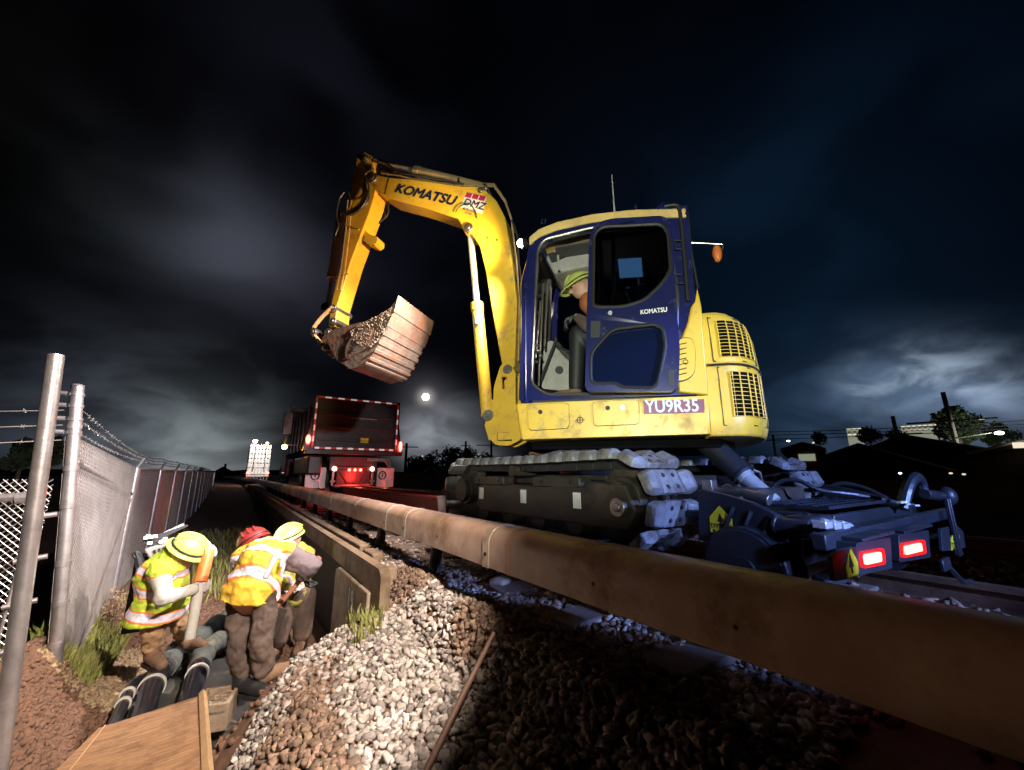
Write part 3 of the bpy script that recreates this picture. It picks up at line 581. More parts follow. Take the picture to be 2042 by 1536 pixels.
k.tube([E(*ex(a,b,.15),.15) for a,b in((672,552),(694,546))],.009,6); k.tube([E(*ex(a,b,.15),.15) for a,b in((688,448),(716,458))],.012,6)
k.islands('hydraulic_line','tube',arm)
k=MB()
k.tube(spline([E(*ex(a,b,.17),.17) for a,b in((695,430),(715,420),(730,400),(736,375),(728,350))]),.012)
k.tube(spline([E(*ex(a,b,.17),.17) for a,b in((686,384),(676,400),(671,430),(675,450),(668,470))]),.011)
k.tube(spline([E(*ex(a,b,.15),.15) for a,b in((686,382),(695,385),(700,398),(715,395))]),.011)
k.islands('hydraulic_hose','hose',arm)
for l0 in(.16,-.13):
    k=MB(); a=[E(*ex(p,q,l0),l0) for p,q in((664,612),(640,635),(622,660))]; k.tube(spline(a,4),.032,8,flat=.5); pe(k,'bucket_link','tube',arm)
    k=MB(); k.tube([E(*ex(p,q,l0),l0) for p,q in((622,660),(634,676),(642,690))],.034,8,flat=.5); pe(k,'bucket_link','tube',arm)
for a_ in((622,661,.055),(643,690,.045)): k=MB(); pin(k,*a_,.2,-.18); pe(k,'pivot_pin','steel',arm,bevel=.006)
# --- bucket
BN,BF=.24,-.60
prof=[(795,592),(786,624),(775,647),(763,670),(750,697),(737,718),(724,731),(698,736),(672,720),(657,692)]
side=[(649,667),(667,656),(727,641),(773,619)]+prof
sq=exs(side,BN); k=MB(); k.plate(E,sq,[],BN,BN-.03); k.plate(E,sq,[],BF+.03,BF); bucket=pe(k,'bucket','buck',bevel=.006)
pq=exs(prof,BN); cx=sum(p[0] for p in sq)/len(sq); cz=sum(p[1] for p in sq)/len(sq)
def inn(p,d): v=V((cx-p[0],cz-p[1])).normalized(); return (p[0]+v.x*d,p[1]+v.y*d)
k=MB(); k.plate(E,pq+[inn(p,.03) for p in reversed(pq)],[],BN-.001,BF+.001); pe(k,'bucket_shell','buck',bucket)
k=MB()
for a,b,th in((0,1,.018),(1.15,2.2,.008),(2.6,2.95,.012),(3.3,3.6,.012),(3.95,4.25,.012),(4.7,4.95,.012),(5.3,5.6,.012)):
    def pt(t):
        i=min(int(t),len(pq)-2); f=t-i; return (pq[i][0]*(1-f)+pq[i+1][0]*f,pq[i][1]*(1-f)+pq[i+1][1]*f)
    A,B=pt(a),pt(b); k.plate(E,[A,B,inn(B,-th),inn(A,-th)],[],BN+.02,BF-.02)
k.islands('wear_plate','buck',bucket,bevel=.005)
k=MB(); q=exs([(649,667),(690,655),(690,700),(665,716),(645,700),(640,685)],.1); k.plate(E,q,[],.12,.09); k.plate(E,q,[],-.09,-.12); pe(k,'bucket_ear','buck',bucket,bevel=.008)
k=MB(); q=rnd_poly(exs([(690,720),(740,690),(752,660),(735,655),(705,668),(690,690)],BN),.05); k.plate(E,q,[],BN+.012,BN); pe(k,'side_wear_plate','buck',bucket,bevel=.004)
q=ex(707,704,BN); u=(E(.3,.95,0)-E(0,0,0)); text('PLUS',.07,E(q[0],q[1],BN+.014),V((XF.x*-.25,XF.y*-.25,1)),V((XF.x,XF.y,.25)),bucket,'black',bold=.02,ext=.001)
k=MB(); rr=random.Random(3)
poly=exs([(700,662),(720,648),(765,625),(782,615),(770,650),(757,672),(740,692),(722,690),(705,680)],BN)
for i in range(700):
    a,b=rr.choice(poly),rr.choice(poly); t=rr.random(); p=(a[0]*t+b[0]*(1-t),a[1]*t+b[1]*(1-t)); s=rr.uniform(.004,.015)
    k.ell(E(p[0],p[1],BN+.004),(s,s,s*.9),nu=6,nv=4)
pe(k,'caked_mud','mud',bucket,ang=80)
# small fittings hanging under the bucket
k=MB()
for px,py in((700,736),): q=ex(px,py,-.1); k.box(E(q[0],q[1]+.03,-.1),(.08,.06,.05)); k.cyl(E(q[0],q[1]+.02,-.14),E(q[0],q[1]+.02,-.06),.02,n=10)
pe(k,'bucket_lug','buck',bucket)
# ================================================================ RAIL GEAR (rear)
rgx0,rgx1=2.10,3.94
def plateX(nm,pts,x0,x1,m='gear',par=None,**kw): k=MB(); k.plate(Xp,pts,kw.pop('holes',[]),x0,x1); return pe(k,nm,m,par,bevel=.006)
def hxx(px,py,x): p=hx(px,py,x); return (p.y,p.z)
sp_=[hxx(a,b,rgx0+.04) for a,b in((1392,975),(1440,985),(1500,1003),(1560,1032),(1562,1052),(1530,1075),(1440,1085),(1392,1078))]
gf=plateX('rail_gear_frame',sp_,rgx0+.04,rgx0+.08)
plateX('side_plate',sp_,rgx1-.08,rgx1-.04,par=gf)
for a,b in(((1462,1012),(1444,1058)),((1497,1020),(1480,1062)),((1537,1030),(1517,1076))):
    p,q=hx(*a,rgx0+.03),hx(*b,rgx0+.03); k=MB(); k.tube([p,q],.012,4); pe(k,'rib',M['gear'],gf)
def stk(c,w,h,fn,off,par):
    k=MB(); k.plate(fn,[(c[0]-w/2,c[1]-h/2),(c[0]+w/2,c[1]-h/2),(c[0]+w/2,c[1]+.05*h),(c[0],c[1]+h/2),(c[0]-w/2,c[1]+.05*h)],[],off,off-.002 if fn is Xp else off-.003); return pe(k,'warning_sticker','stick',par)
c=hxx(1438,1036,rgx0+.04); s_=stk(c,.12,.14,Xp,rgx0+.036,gf)
k=MB(); k.plate(Xp,[(c[0]-.018,c[1]-.012),(c[0]+.018,c[1]-.012),(c[0],c[1]+.032)],[],rgx0+.033,rgx0+.032); k.box((rgx0+.0325,c[0],c[1]-.018),(.001,.008,.02)); pe(k,'sticker_symbol','black',s_)
text('DYMAX',.034,(rgx0+.034,c[0]+.055,c[1]-.045),(0,-1,0),(0,0,1),s_,'black',bold=.02,ext=.001,sx=.95); text('RAIL',.024,(rgx0+.034,c[0]+.045,c[1]-.066),(0,-1,0),(0,0,1),s_,'black',bold=.01,ext=.001,spacing=1.8)
# rail wheels
def rwheel(x,y,par,sgn):
    k=MB(); r=.20; z=.17+r
    k.cyl((x,y,z),(x+sgn*.10,y,z),r,n=40); k.cyl((x+sgn*.10,y,z),(x+sgn*.125,y,z),r+.03,n=40); k.cyl((x-sgn*.012,y,z),(x,y,z),r*.93,n=40); k.cyl((x-sgn*.02,y,z),(x,y,z),r*.35,n=24)
    k.cyl((x+sgn*.125,y,z),(x+sgn*.22,y,z),.06,n=16); pe(k,'rail_wheel','geard',par,bevel=.008)
for y in(1.08,4.75):
    rwheel(2.06,y,gf,1); rwheel(3.98,y,gf,-1)
    k=MB(); k.cyl((2.2,y,.37),(3.84,y,.37),.05,n=16); pe(k,'axle','geard',gf)
k=MB(); k.box((3.02,4.6,.5),(1.5,.3,.25)); k.box((2.2,4.35,.55),(.1,.7,.2)); k.box((3.84,4.35,.55),(.1,.7,.2)); k.box((3.02,1.2,.5),(1.6,.2,.2)); k.box((3.02,.86,.58),(1.7,.12,.10)); k.islands('cross_member','geard',gf,bevel=.015)
ca=hx(1398,872,3.0); cb=hx(1543,1003,3.0); k=MB(); cm=ca.lerp(cb,.62); k.cyl(ca,cm,.085,n=28); k.cyl(ca.lerp(cm,.96),cm+(cb-ca)*.01,.09,n=28); k.tube([ca+V((.1,.0,.0)),cm+V((.1,.02,0))],.014); lc=pe(k,'lift_cylinder','gear',gf,bevel=.006)
k=MB(); k.cyl(cm,cb,.055,n=24); k.cyl(cm,cm.lerp(cb,.12),.064); pe(k,'piston_rod','chrome',lc)
k=MB(); k.box(cm+V((.07,.0,.05)),(.06,.06,.05)); k.tube([cm+V((.07,0,.05)),cm+V((.13,-.05,.02)),cm+V((.16,-.05,-.1))],.012); pe(k,'port_block','steel',lc)
k=MB(); a=hy(1600,980,1.3)
plt=[(2.42,.82),(3.42,.82),(3.42,1.16),(2.42,1.16)]
for i in range(15): x=2.42+i/14.; k.box((x,.99,.655),(.008,.34,.016))
for j in range(6): k.box((2.92,.82+.068*j,.658),(1.0,.008,.016))
pe(k,'step_grating','gear',gf)
k=MB(); k.box((2.92,.99,.60),(1.06,.4,.06)); k.box((3.02,1.3,.60),(1.7,.5,.04)); pe(k,'deck_plate','geard',gf,bevel=.008)
k=MB(); k.cyl(hx(1548,1046,2.14),hx(1618,1055,2.14),.036,n=20); k.cyl(hx(1544,1045,2.14),hx(1552,1047,2.14),.042,n=20); pe(k,'tow_tube','gear',gf,bevel=.004)
k=MB(); q=[hxx(a,b,2.22) for a,b in((1612,1045),(1640,1046),(1650,1062),(1648,1080),(1628,1080),(1615,1062))]; k.plate(Xp,rnd_poly(q,.01),[],2.20,2.23); pe(k,'pivot_bracket','gear',gf,bevel=.005)
k=MB(); k.cyl(hx(1583,1062,2.2),hx(1580,1150,2.2),.038,n=20); pe(k,'support_leg','gear',gf)
k=MB(); k.cyl(hx(1485,985,2.3),hx(1535,998,2.3),.028,n=14); k.cyl(hx(1420,976,2.3),hx(1487,985,2.3),.018,n=10); k.box(hx(1415,968,2.3),(.06,.06,.06)); k.tube(spline([hx(1436,978,2.3),hx(1450,968,2.3),hx(1462,975,2.3),hx(1475,968,2.3)]),.01); pe(k,'hydraulic_valve','steel',gf,bevel=.003)
k=MB(); 
for i in range(3): k.box(hy(1640+18*i,1046+i*2,.72),(.07,.05,.028)); k.cyl(hy(1640+18*i,1040+2*i,.72),hy(1660+18*i,1046+2*i,.72),.014,n=10)
pe(k,'valve_block','chrome',gf,bevel=.003)
# end plates and tail lamps
def pxplate(nm,pts,Y,th,m,par,r=.008,bev=.002):
    q=[(hy(a,b,Y).x,hy(a,b,Y).z) for a,b in pts]; q=rnd_poly(q,r) if r else q; k=MB(); k.plate(Yp,q,[],Y,Y+th); return pe(k,nm,m,par,bevel=bev)
def endplate(px0,px1,y0,y1,Y):
    a=hy(px0,y0,Y); b=hy(px1,y1,Y); q=rnd_poly([(a.x,a.z),(b.x,a.z),(b.x,b.z),(a.x,b.z)],.04)
    k=MB(); k.plate(Yp,q,[],Y,Y+.012); return pe(k,'end_plate','gear',gf,bevel=.003)
EY=.58
TL=[]
for pl_,stp,Y in (([(1660,1112),(1672,1099),(1709,1090),(1713,1151),(1664,1160)],[(1697,1094),(1711,1121),(1713,1152),(1692,1156),(1688,1132)],EY),
                ([(1876,1054),(1908,1048),(1921,1060),(1926,1092),(1880,1100)],[(1903,1050),(1914,1070),(1914,1093),(1898,1098),(1897,1077)],EY+.06)):
    ep=pxplate('end_plate',pl_,Y,.014,'gear',gf,.012); st_=pxplate('warning_sticker',stp,Y-.004,.003,'stick',ep,0,0)
    c=[sum(p[0] for p in stp)/5,sum(p[1] for p in stp)/5]; a=hy(c[0],c[1],Y-.008); w_=abs(hy(stp[4][0],stp[4][1],Y).x-hy(stp[1][0],stp[1][1],Y).x)
    k=MB(); k.plate(Yp,[(a.x-w_*.18,a.z),(a.x+w_*.18,a.z),(a.x,a.z+.04)],[],Y-.007,Y-.005); k.box((a.x,Y-.006,a.z-.01),(w_*.08,.002,.02)); pe(k,'sticker_symbol','black',st_)
    text('DYMAX',w_*.26,(a.x-w_*.42,Y-.007,a.z-.048),(1,0,0),(0,0,1),st_,'black',ext=.001,bold=.01); text('RAIL',w_*.24,(a.x-w_*.33,Y-.007,a.z-.075),(1,0,0),(0,0,1),st_,'black',ext=.001)
for lp_,rim_,hsg in(([(1726,1107),(1758,1101),(1760,1120),(1728,1127)],[(1720,1102),(1764,1094),(1767,1125),(1723,1134)],[(1708,1083),(1776,1072),(1780,1134),(1712,1148)]),
               ([(1807,1090),(1838,1083),(1841,1099),(1809,1107)],[(1800,1085),(1845,1077),(1848,1104),(1802,1113)],[(1792,1066),(1852,1058),(1856,1112),(1795,1122)])):
    hb=pxplate('lamp_housing',hsg,EY+.03,.07,'geard',gf,.012); pxplate('lamp_rim',rim_,EY+.02,.010,'redrim',hb,.02,.003); pxplate('tail_lamp',lp_,EY+.012,.008,'creaml',hb,.012,.002)
    a=hy(*lp_[0],EY); b=hy(*lp_[2],EY); TL.append(V(((a.x+b.x)/2,EY-.10,(a.z+b.z)/2)))
    p=hy((hsg[0][0]+hsg[1][0])/2,(hsg[0][1]+hsg[1][1])/2,EY+.05); w_=hy(*hsg[1],EY).x-hy(*hsg[0],EY).x
    k=MB(); k.box((p.x,EY+.07,p.z+.02),(w_*1.05,.09,.014)); pe(k,'lamp_guard','gear',hb,bevel=.003)
k=MB(); k.box((3.02,EY+.12,.56),(2.2,.05,.06)); k.box((3.02,EY+.16,.40),(2.1,.05,.05)); k.box((2.02,EY+.1,.30),(.16,.12,.08)); k.box((3.2,EY+.02,.35),(.16,.02,.06)); k.tube([(3.2,EY+.02,.36),(3.5,EY+.02,.22),(3.7,EY+.02,.2)],.014,6); pe(k,'rear_bumper','gear',gf,bevel=.006)
k=MB()
for x in(3.72,3.78): k.box((x,EY+.05,.50),(.02,.02,.34))
k.cyl((3.5,EY+.1,.70),(3.78,EY+.08,.68),.03,n=14); k.ell((3.82,EY+.06,.68),(.05,.05,.06)); pe(k,'coupling','gear',gf,bevel=.004)
k=MB(); k.tube(spline([(3.3,.75,.62),(3.36,.72,.74),(3.46,.7,.80),(3.55,.7,.77),(3.57,.7,.68)]),.032,10)
k.tube(spline([(3.0,1.35,.66),(3.05,1.3,.76),(3.1,1.2,.78),(3.15,1.1,.72),(3.3,.95,.69),(3.5,.8,.64)]),.014,8)
k.tube(spline([(3.9,1.4,.62),(3.93,1.25,.74),(3.95,1.1,.72),(3.9,.95,.64)]),.018,8); k.tube(spline([hx(1620,1046,2.3),hx(1612,1030,2.3),hx(1603,1030,2.3),hx(1600,1046,2.3)]),.014,8)
k.islands('hose','gear',gf)
k=MB()
for i in range(3): k.box((3.25+.07*i,.73,.66-.01*i),(.16,.02,.01),Matrix.Rotation(.3*i,3,'Z'))
pe(k,'coiled_strap','white',gf)
# ================================================================ TERRAIN
def sm(a,b,x): t=max(0,min(1,(x-a)/(b-a))); return t*t*(3-2*t)
def ground(x,y):
    bank=1.0 if y>3.75 else 1.0+.28*sm(3.75,3.0,y)
    if y>3.75: z=-.95*(1-sm(1.14,1.2,x))            # concrete edge: sheer drop
    else:
        z=-.95+.50*sm(-.12,.52,x)+.20*max(0,min(1,(x-.4)/.65))+.25*sm(1.08,1.34,x)
        z+=.05*math.exp(-((x-.95)**2/.08+(y-3.1)**2/.12))+.03*noise.noise(V((x*4,y*4,9)))-.05*math.exp(-((x-.15)**2+(y-3.4)**2)/.2)
        if x<1.16: z+=(-.95-z)*sm(3.38,3.74,y)
    z+= (.42*sm(-.45,-1.05,x)*sm(5.6,4.4,y)+.18*sm(-.7,-1.1,x))*(1-sm(-1.02,-1.3,x))   # mound against the fence
    if x<-1.0: z+= .05
    if x>6.3: z-=.25*sm(6.3,7.2,x)
    z+=.03*noise.noise(V((x*1.7,y*1.7,0)))+.012*noise.noise(V((x*7,y*7,3)))
    if y>20 or x<-3 or x>9: z= z*(1-sm(0,1,max((y-20)/30,(-3-x)/10,(x-9)/10)))-.12*sm(0,1,max((y-20)/30,(-3-x)/10,(x-9)/10))
    return z
def axis(lo,hi,dense0,dense1,st,gf=1.22):
    a=[];x=dense0
    while x<dense1: a.append(x); x+=st
    a.append(dense1); s=st; x=dense1
    while x<hi: s*=gf; x+=s; a.append(x)
    s=st; x=dense0; b=[]
    while x>lo: s*=gf; x-=s; b.append(x)
    return b[::-1]+a
xs=axis(-400,500,-1.6,1.6,.035); ys=axis(-300,900,1.0,6.5,.05)
vs=[V((x,y,ground(x,y))) for y in ys for x in xs]; nx=len(xs)
gm=MB(); gm.add(vs,[(j*nx+i,j*nx+i+1,(j+1)*nx+i+1,(j+1)*nx+i) for j in range(len(ys)-1) for i in range(nx-1)])
tag(gm.build('ground','dirt',weld=False,ang=180),kind='structure')
bed=MB(); xb=axis(1.38,6.2,1.38,6.2,.1); yb=axis(-6,120,-6,14,.3)
bed.add([V((x,y,ground(x,y)+.006+.012*noise.noise(V((x*5,y*5,1))))) for y in yb for x in xb],[(j*len(xb)+i,j*len(xb)+i+1,(j+1)*len(xb)+i+1,(j+1)*len(xb)+i) for j in range(len(yb)-1) for i in range(len(xb)-1)])
tag(bed.build('track_bed','stone2',weld=False),kind='structure')
# ---- ballast stones
def stones(name,m,pts,smin,smax,label,seed):
    r=np.random.RandomState(seed); n=len(pts); t=(1+5**.5)/2
    base=np.array([(a,b,c) for a in(-1,1) for b in(-1,1) for c in(-1,1)]+[(0,0,1.25),(1.3,.2,0),(-1.2,0,.2),(0,1.25,-.1)],float)*.62
    F=np.array([(0,2,4),(2,6,4),(1,8,3),(3,8,7),(7,8,5),(5,8,1),(0,4,1),(1,4,5),(4,9,5),(5,9,7),(7,9,6),(6,9,4),(0,1,10),(1,3,10),(3,2,10),(2,0,10),(2,3,11),(3,7,11),(7,6,11),(6,2,11)])
    Vv=np.zeros((n,12,3)); P=np.array(pts)
    for i in range(n):
        b=base*(1+r.uniform(-.30,.30,(12,3))); s=r.uniform(smin,smax)*.5; b=b*np.array([1.3,.85,.6])*s
        a,bb,c=r.uniform(0,6.28,3); bb=r.normal(0,.45); c=r.normal(0,.45)
        ca,sa,cb,sb,cc,sc=math.cos(a),math.sin(a),math.cos(bb),math.sin(bb),math.cos(c),math.sin(c)
        Rm=np.array([[ca,-sa,0],[sa,ca,0],[0,0,1]])@np.array([[cb,0,sb],[0,1,0],[-sb,0,cb]])@np.array([[1,0,0],[0,cc,-sc],[0,sc,cc]])
        Vv[i]=b@Rm.T+P[i]
    fs=(F[None]+12*np.arange(n)[:,None,None]).reshape(-1,3)
    me=bpy.data.meshes.new(name); me.vertices.add(n*12); me.vertices.foreach_set('co',Vv.reshape(-1)); me.loops.add(fs.size); me.loops.foreach_set('vertex_index',fs.reshape(-1).astype(np.int32))
    me.polygons.add(len(fs)); me.polygons.foreach_set('loop_start',np.arange(0,fs.size,3,dtype=np.int32)); me.update(calc_edges=True); me.validate()
    me.materials.append(M[m]); o=bpy.data.objects.new(name,me); COL.objects.link(o); return tag(o,label,'gravel',kind='stuff')
r=random.Random(5); A=[];B=[];C_=[]
def inpile(x,y): # the spilled gravel slope
    if y>3.52 and x<1.22: return False
    return x> .12+.16*sm(3.0,3.9,y)+.42*sm(2.75,3.7,y)-.35*sm(2.3,1.2,y)
for _ in range(24000):
    x=r.uniform(-.3,2.0); y=r.uniform(.6,3.95)
    if not inpile(x,y): continue
    k=noise.noise(V((x*1.6,y*1.6,5)))+ .35*math.exp(-((x-1.0)**2+(y-2.9)**2)/.15)
    (B if k>.12+r.uniform(-.12,.12) else A).append((x,y,ground(x,y)+r.uniform(-.006,.030)))
for _ in range(5500):
    x=r.uniform(1.22,2.1); y=r.uniform(3.8,12); (B if r.random()<.6 else A).append((x,y,ground(x,y)+r.uniform(0,.03)))
stones('gravel','stone',A,.022,.060,'pale angular gravel spilled down the slope below the third rail cover',1)
stones('gravel','stone2',B,.030,.060,'brown rust-stained gravel mixed over the slope and track edge',2)
for _ in range(11000):
    x=r.uniform(1.9,6.0); y=r.uniform(-.5,13); C_.append((x,y,ground(x,y)+r.uniform(0,.03)))
stones('gravel','stone2',C_,.04,.08,'dark ballast under the rails and the excavator',3)
def clods(label,m,area,n,s0,s1,seed,zo=0,f=None):
    r=random.Random(seed); P=[]
    for _ in range(n):
        x=r.uniform(area[0],area[1]); y=r.uniform(area[2],area[3])
        if f and not f(x,y): continue
        P.append((x,y,ground(x,y)+zo))
    o=stones('loose_soil',m,P,s0,s1,label,seed); o['category']='soil'; return o
clods('loose reddish soil heaped beside the plywood sheet','dirt',(-1.35,-.35,2.0,4.9),6500,.012,.055,21)
clods('fine crumbled soil over the trench floor','dirt',(-.9,.95,3.2,9.5),5200,.02,.07,22,f=lambda x,y:not inpile(x,y))
clods('pale sandy spoil along the foot of the slatted fence','sand',(-1.0,-.42,4.5,6.0),3000,.02,.06,23,zo=.01)
# ---- grass (blades)
def grass(label,area,n,h0,h1,seed,f=None,m='grass'):
    r=random.Random(seed); k=MB()
    for _ in range(n):
        x=r.uniform(area[0],area[1]); y=r.uniform(area[2],area[3])
        if f and not f(x,y): continue
        z=ground(x,y); h=r.uniform(h0,h1); a=r.uniform(0,6.28); w=h*.05+.002; dx,dy=math.cos(a)*w,math.sin(a)*w; l=h*r.uniform(.1,.6); b=r.uniform(0,6.28); lx,ly=math.cos(b)*l,math.sin(b)*l
        k.add([(x-dx,y-dy,z-.01),(x+dx,y+dy,z-.01),(x+dx*.7+lx*.4,y+dy*.7+ly*.4,z+h*.6),(x-dx*.7+lx*.4,y-dy*.7+ly*.4,z+h*.6),(x+lx,y+ly,z+h)],[(0,1,2,3),(3,2,4)])
    return tag(k.build('grass',m,weld=False,smooth=False),label,'grass',kind='stuff')
grass('green grass growing along the foot of the slatted fence',(-1.08,-.72,4.75,6.4),5200,.05,.16,31)
grass('weedy grass seen through the wire of the cross fence',(-3.4,-1.15,3.6,6.5),6000,.06,.3,32)
grass('dark tufts of grass along the trench edge below the concrete beam',(.80,.98,2.95,3.5),160,.05,.16,33)
grass('sparse grass in the dark trench beyond the workers',(-1.0,.8,7.5,16),2500,.05,.2,34)
# ================================================================ THIRD RAIL COVER
def coverprof(x,z,s=1.): # octagonal hood
    P=[(-.125,-.12),(-.125,.035),(-.10,.085),(-.05,.115),(.05,.115),(.10,.085),(.125,.035),(.125,-.12),(.11,-.12),(.11,.03),(.088,.074),(.045,.10),(-.045,.10),(-.088,.074),(-.11,.03),(-.11,-.12)]
    return [(x+a*s,z+b*s) for a,b in P]
CX=1.475; CZ=.385
def curvex(y): return CX-(max(0,y-22)**2)*.0009
def cover(nm,label,cx,cz,joints,m,mb_,curve=None):
    t=thing(nm,label,'rail cover',(cx,joints[0],cz-.2))
    X=curve or (lambda y:cx)
    for i in range(len(joints)-1):
        a,b=joints[i]+.004,joints[i+1]-.004; n=max(1,int((b-a)/3)); k=MB()
        k.loft([[V((p[0]+X(a+(b-a)*j/n)-cx,a+(b-a)*j/n,p[1])) for p in coverprof(cx,cz)] for j in range(n+1)]); k.build('cover_section',m,t,bevel=.003)
    for y in joints[1:-1]:
        if y>60: continue
        k=MB(); k.loft([[V((p[0]+X(y)-cx,yy,p[1])) for p in coverprof(cx,cz,1.035)] for yy in(y-.035,y+.04)]); bd=k.build('joint_band',mb_,t,bevel=.003)
        k=MB(); k.cyl((X(y)-.135,y,cz-.045),(X(y)-.128,y,cz-.045),.012,n=10); k.build('bolt','black',bd)
    return t
JY=[-1.5,2.27,3.74,4.3,5.6,7.2,9.4,12,15,18,22,26,30,36,42,50,60,75]
cv=cover('third_rail_cover','long cream third rail cover running past the camera below the excavator',CX,CZ,JY,'cover','band',curvex)
k=MB()
for y in(1.36,.75,3.0,4.75,6.4): k.cyl((CX-.128,y,CZ-.03),(CX-.1255,y,CZ-.03),.008,n=8)
k.build('bolt','black',cv)
k=MB(); k.tube([(CX,-1.5,.30),(CX,75,.30)],.04,8); k.build('contact_rail','rail',cv)
for y in [3.3+1.52*i for i in range(14)]:
    k=MB(); k.box((CX+.02,y,.15),(.05,.06,.32)); k.box((CX+.0,y,.02),(.2,.12,.04)); k.cyl((CX,y,.04),(CX,y,.24),.055,.035,n=12); k.build('support_bracket','black',cv)
# rust patch collar on the cover
k=MB(); k.loft([[V((p[0],yy,p[1])) for p in coverprof(CX,CZ,1.012)] for yy in(2.0,2.06)]); k.build('rusty_strap','bar',cv,bevel=.002)
# far track cover as a steel channel, red light put into its colour
t=thing('steel_channel','steel channel with red light in its colour, lying beside the track behind the excavator','steel beam',(1.9,4.5,.1))
k=MB()
def chan(x,z,w,h): return [(x,z),(x+w,z),(x+w,z+h),(x+w-.03,z+h),(x+w-.03,z+.04),(x+.03,z+.04),(x+.03,z+h),(x,z+h)]
k.loft([[V((p[0],y,p[1])) for p in chan(2.02,.26,.36,.27)] for y in(4.45,9.5)]); k.build('web','tred',t,bevel=.01)
k=MB(); k.box((2.2,4.43,.40),(.40,.03,.30)); k.tube([(1.98,4.44,.55),(1.98,9.5,.55)],.025,8); k.tube([(2.42,4.44,.55),(2.42,9.5,.55)],.025,8); k.build('rim','tred',t,bevel=.006)
k=MB(); k.cyl((2.0,4.3,.2),(1.97,4.32,.58),.05,.04,n=14); k.build('end_post','gal',t)
# rails and ties
for x,lb in((2.18,'near running rail under the excavator, close to the third rail cover'),(3.86,'far running rail on the far side of the excavator'),(6.6,'running rail of the second track in the dark')):
    k=MB(); pr=[(-.065,0),(.065,0),(.065,.012),(.012,.03),(.012,.12),(.035,.13),(.035,.165),(-.035,.165),(-.035,.13),(-.012,.12),(-.012,.03),(-.065,.012)]
    k.loft([[V((x+a,y,.005+b)) for a,b in pr] for y in(-6,20,60,150)]); tag(k.build('running_rail','rail',None),lb,'rail')
tp=MB(); tp.box((0,0,0),(2.7,.24,.17)); p0=tp.build('track_tie','tie',None,bevel=.015)
for i in range(20):
    y=1.2+.66*i; o=p0 if i==0 else p0.copy()
    if i: COL.objects.link(o)
    o.location=(2.93,y,-.035); tag(o,'grimy wooden tie crossing under the rails','tie','ties under the rails')
# loose blocks by the cover
for (px,py,s,lb) in((1000,1170,(.16,.13,.10),'square brown block half buried at the end of the gravel under the cover'),(948,1128,(.12,.10,.07),'flat stone block lying on gravel near the cover joint')):
    p=hz(px,py,.02); k=MB(); k.box((p.x,p.y,p.z+.01),s,Matrix.Rotation(.4,3,'Z')); tag(k.build('stone_block','conc',None,bevel=.02),lb,'block')
# ================================================================ CONCRETE EDGE
t=thing('concrete_curb','stained concrete beam with an open slot and painted numbers, ending above the gravel pile','concrete beam',(1.0,3.7,-.3))
k=MB(); a=hx(758,1135,1.0); y0=a.y
k.plate(Xp,rnd_poly([(3.15,-.5),(3.15,.08),(3.20,.13),(26,.13),(26,-.05),(3.60,-.05),(3.60,-.5)],.03),[],.985,1.06); cb=k.build('beam','timb',t,bevel=.012)
k=MB(); k.plate(Xp,[(3.6,-.04),(3.6,-.95),(26,-.95),(26,-.04)],[],1.10,1.14); k.build('dark_slot_wall','black',t)  # black sheet puts the shade of the slot into colour
k=MB(); k.box((1.22,13.5,.03),(.10,18,.15)); k.box((1.22,4.2,.01),(.11,.35,.16)); k.build('upper_ledge','timb',t,bevel=.012)
t2=thing('wing_wall','pale upright concrete panel in the trench under the curb beam','wall',(.97,4.0,-.95))
k=MB(); k.plate(Xp,[(3.36,-.95),(3.36,-.06),(4.40,-.06),(4.50,-.09),(4.52,-.95)],[],.955,.983); k.build('panel','conc',t2,bevel=.012)
text('19',.21,(.952,3.93,-.28),(0,-1,0),(0,0,1),t2,'white',sx=1.0,bold=.05)
# white corner upright beside cover gap
k=MB(); p=hz(775,1130,-.05); k.box((1.17,3.62,-.1),(.16,.12,.30)); tag(k.build('concrete_stub','conc',None,bevel=.012),'short pale concrete stub standing in gravel between beam and cover','concrete stub')
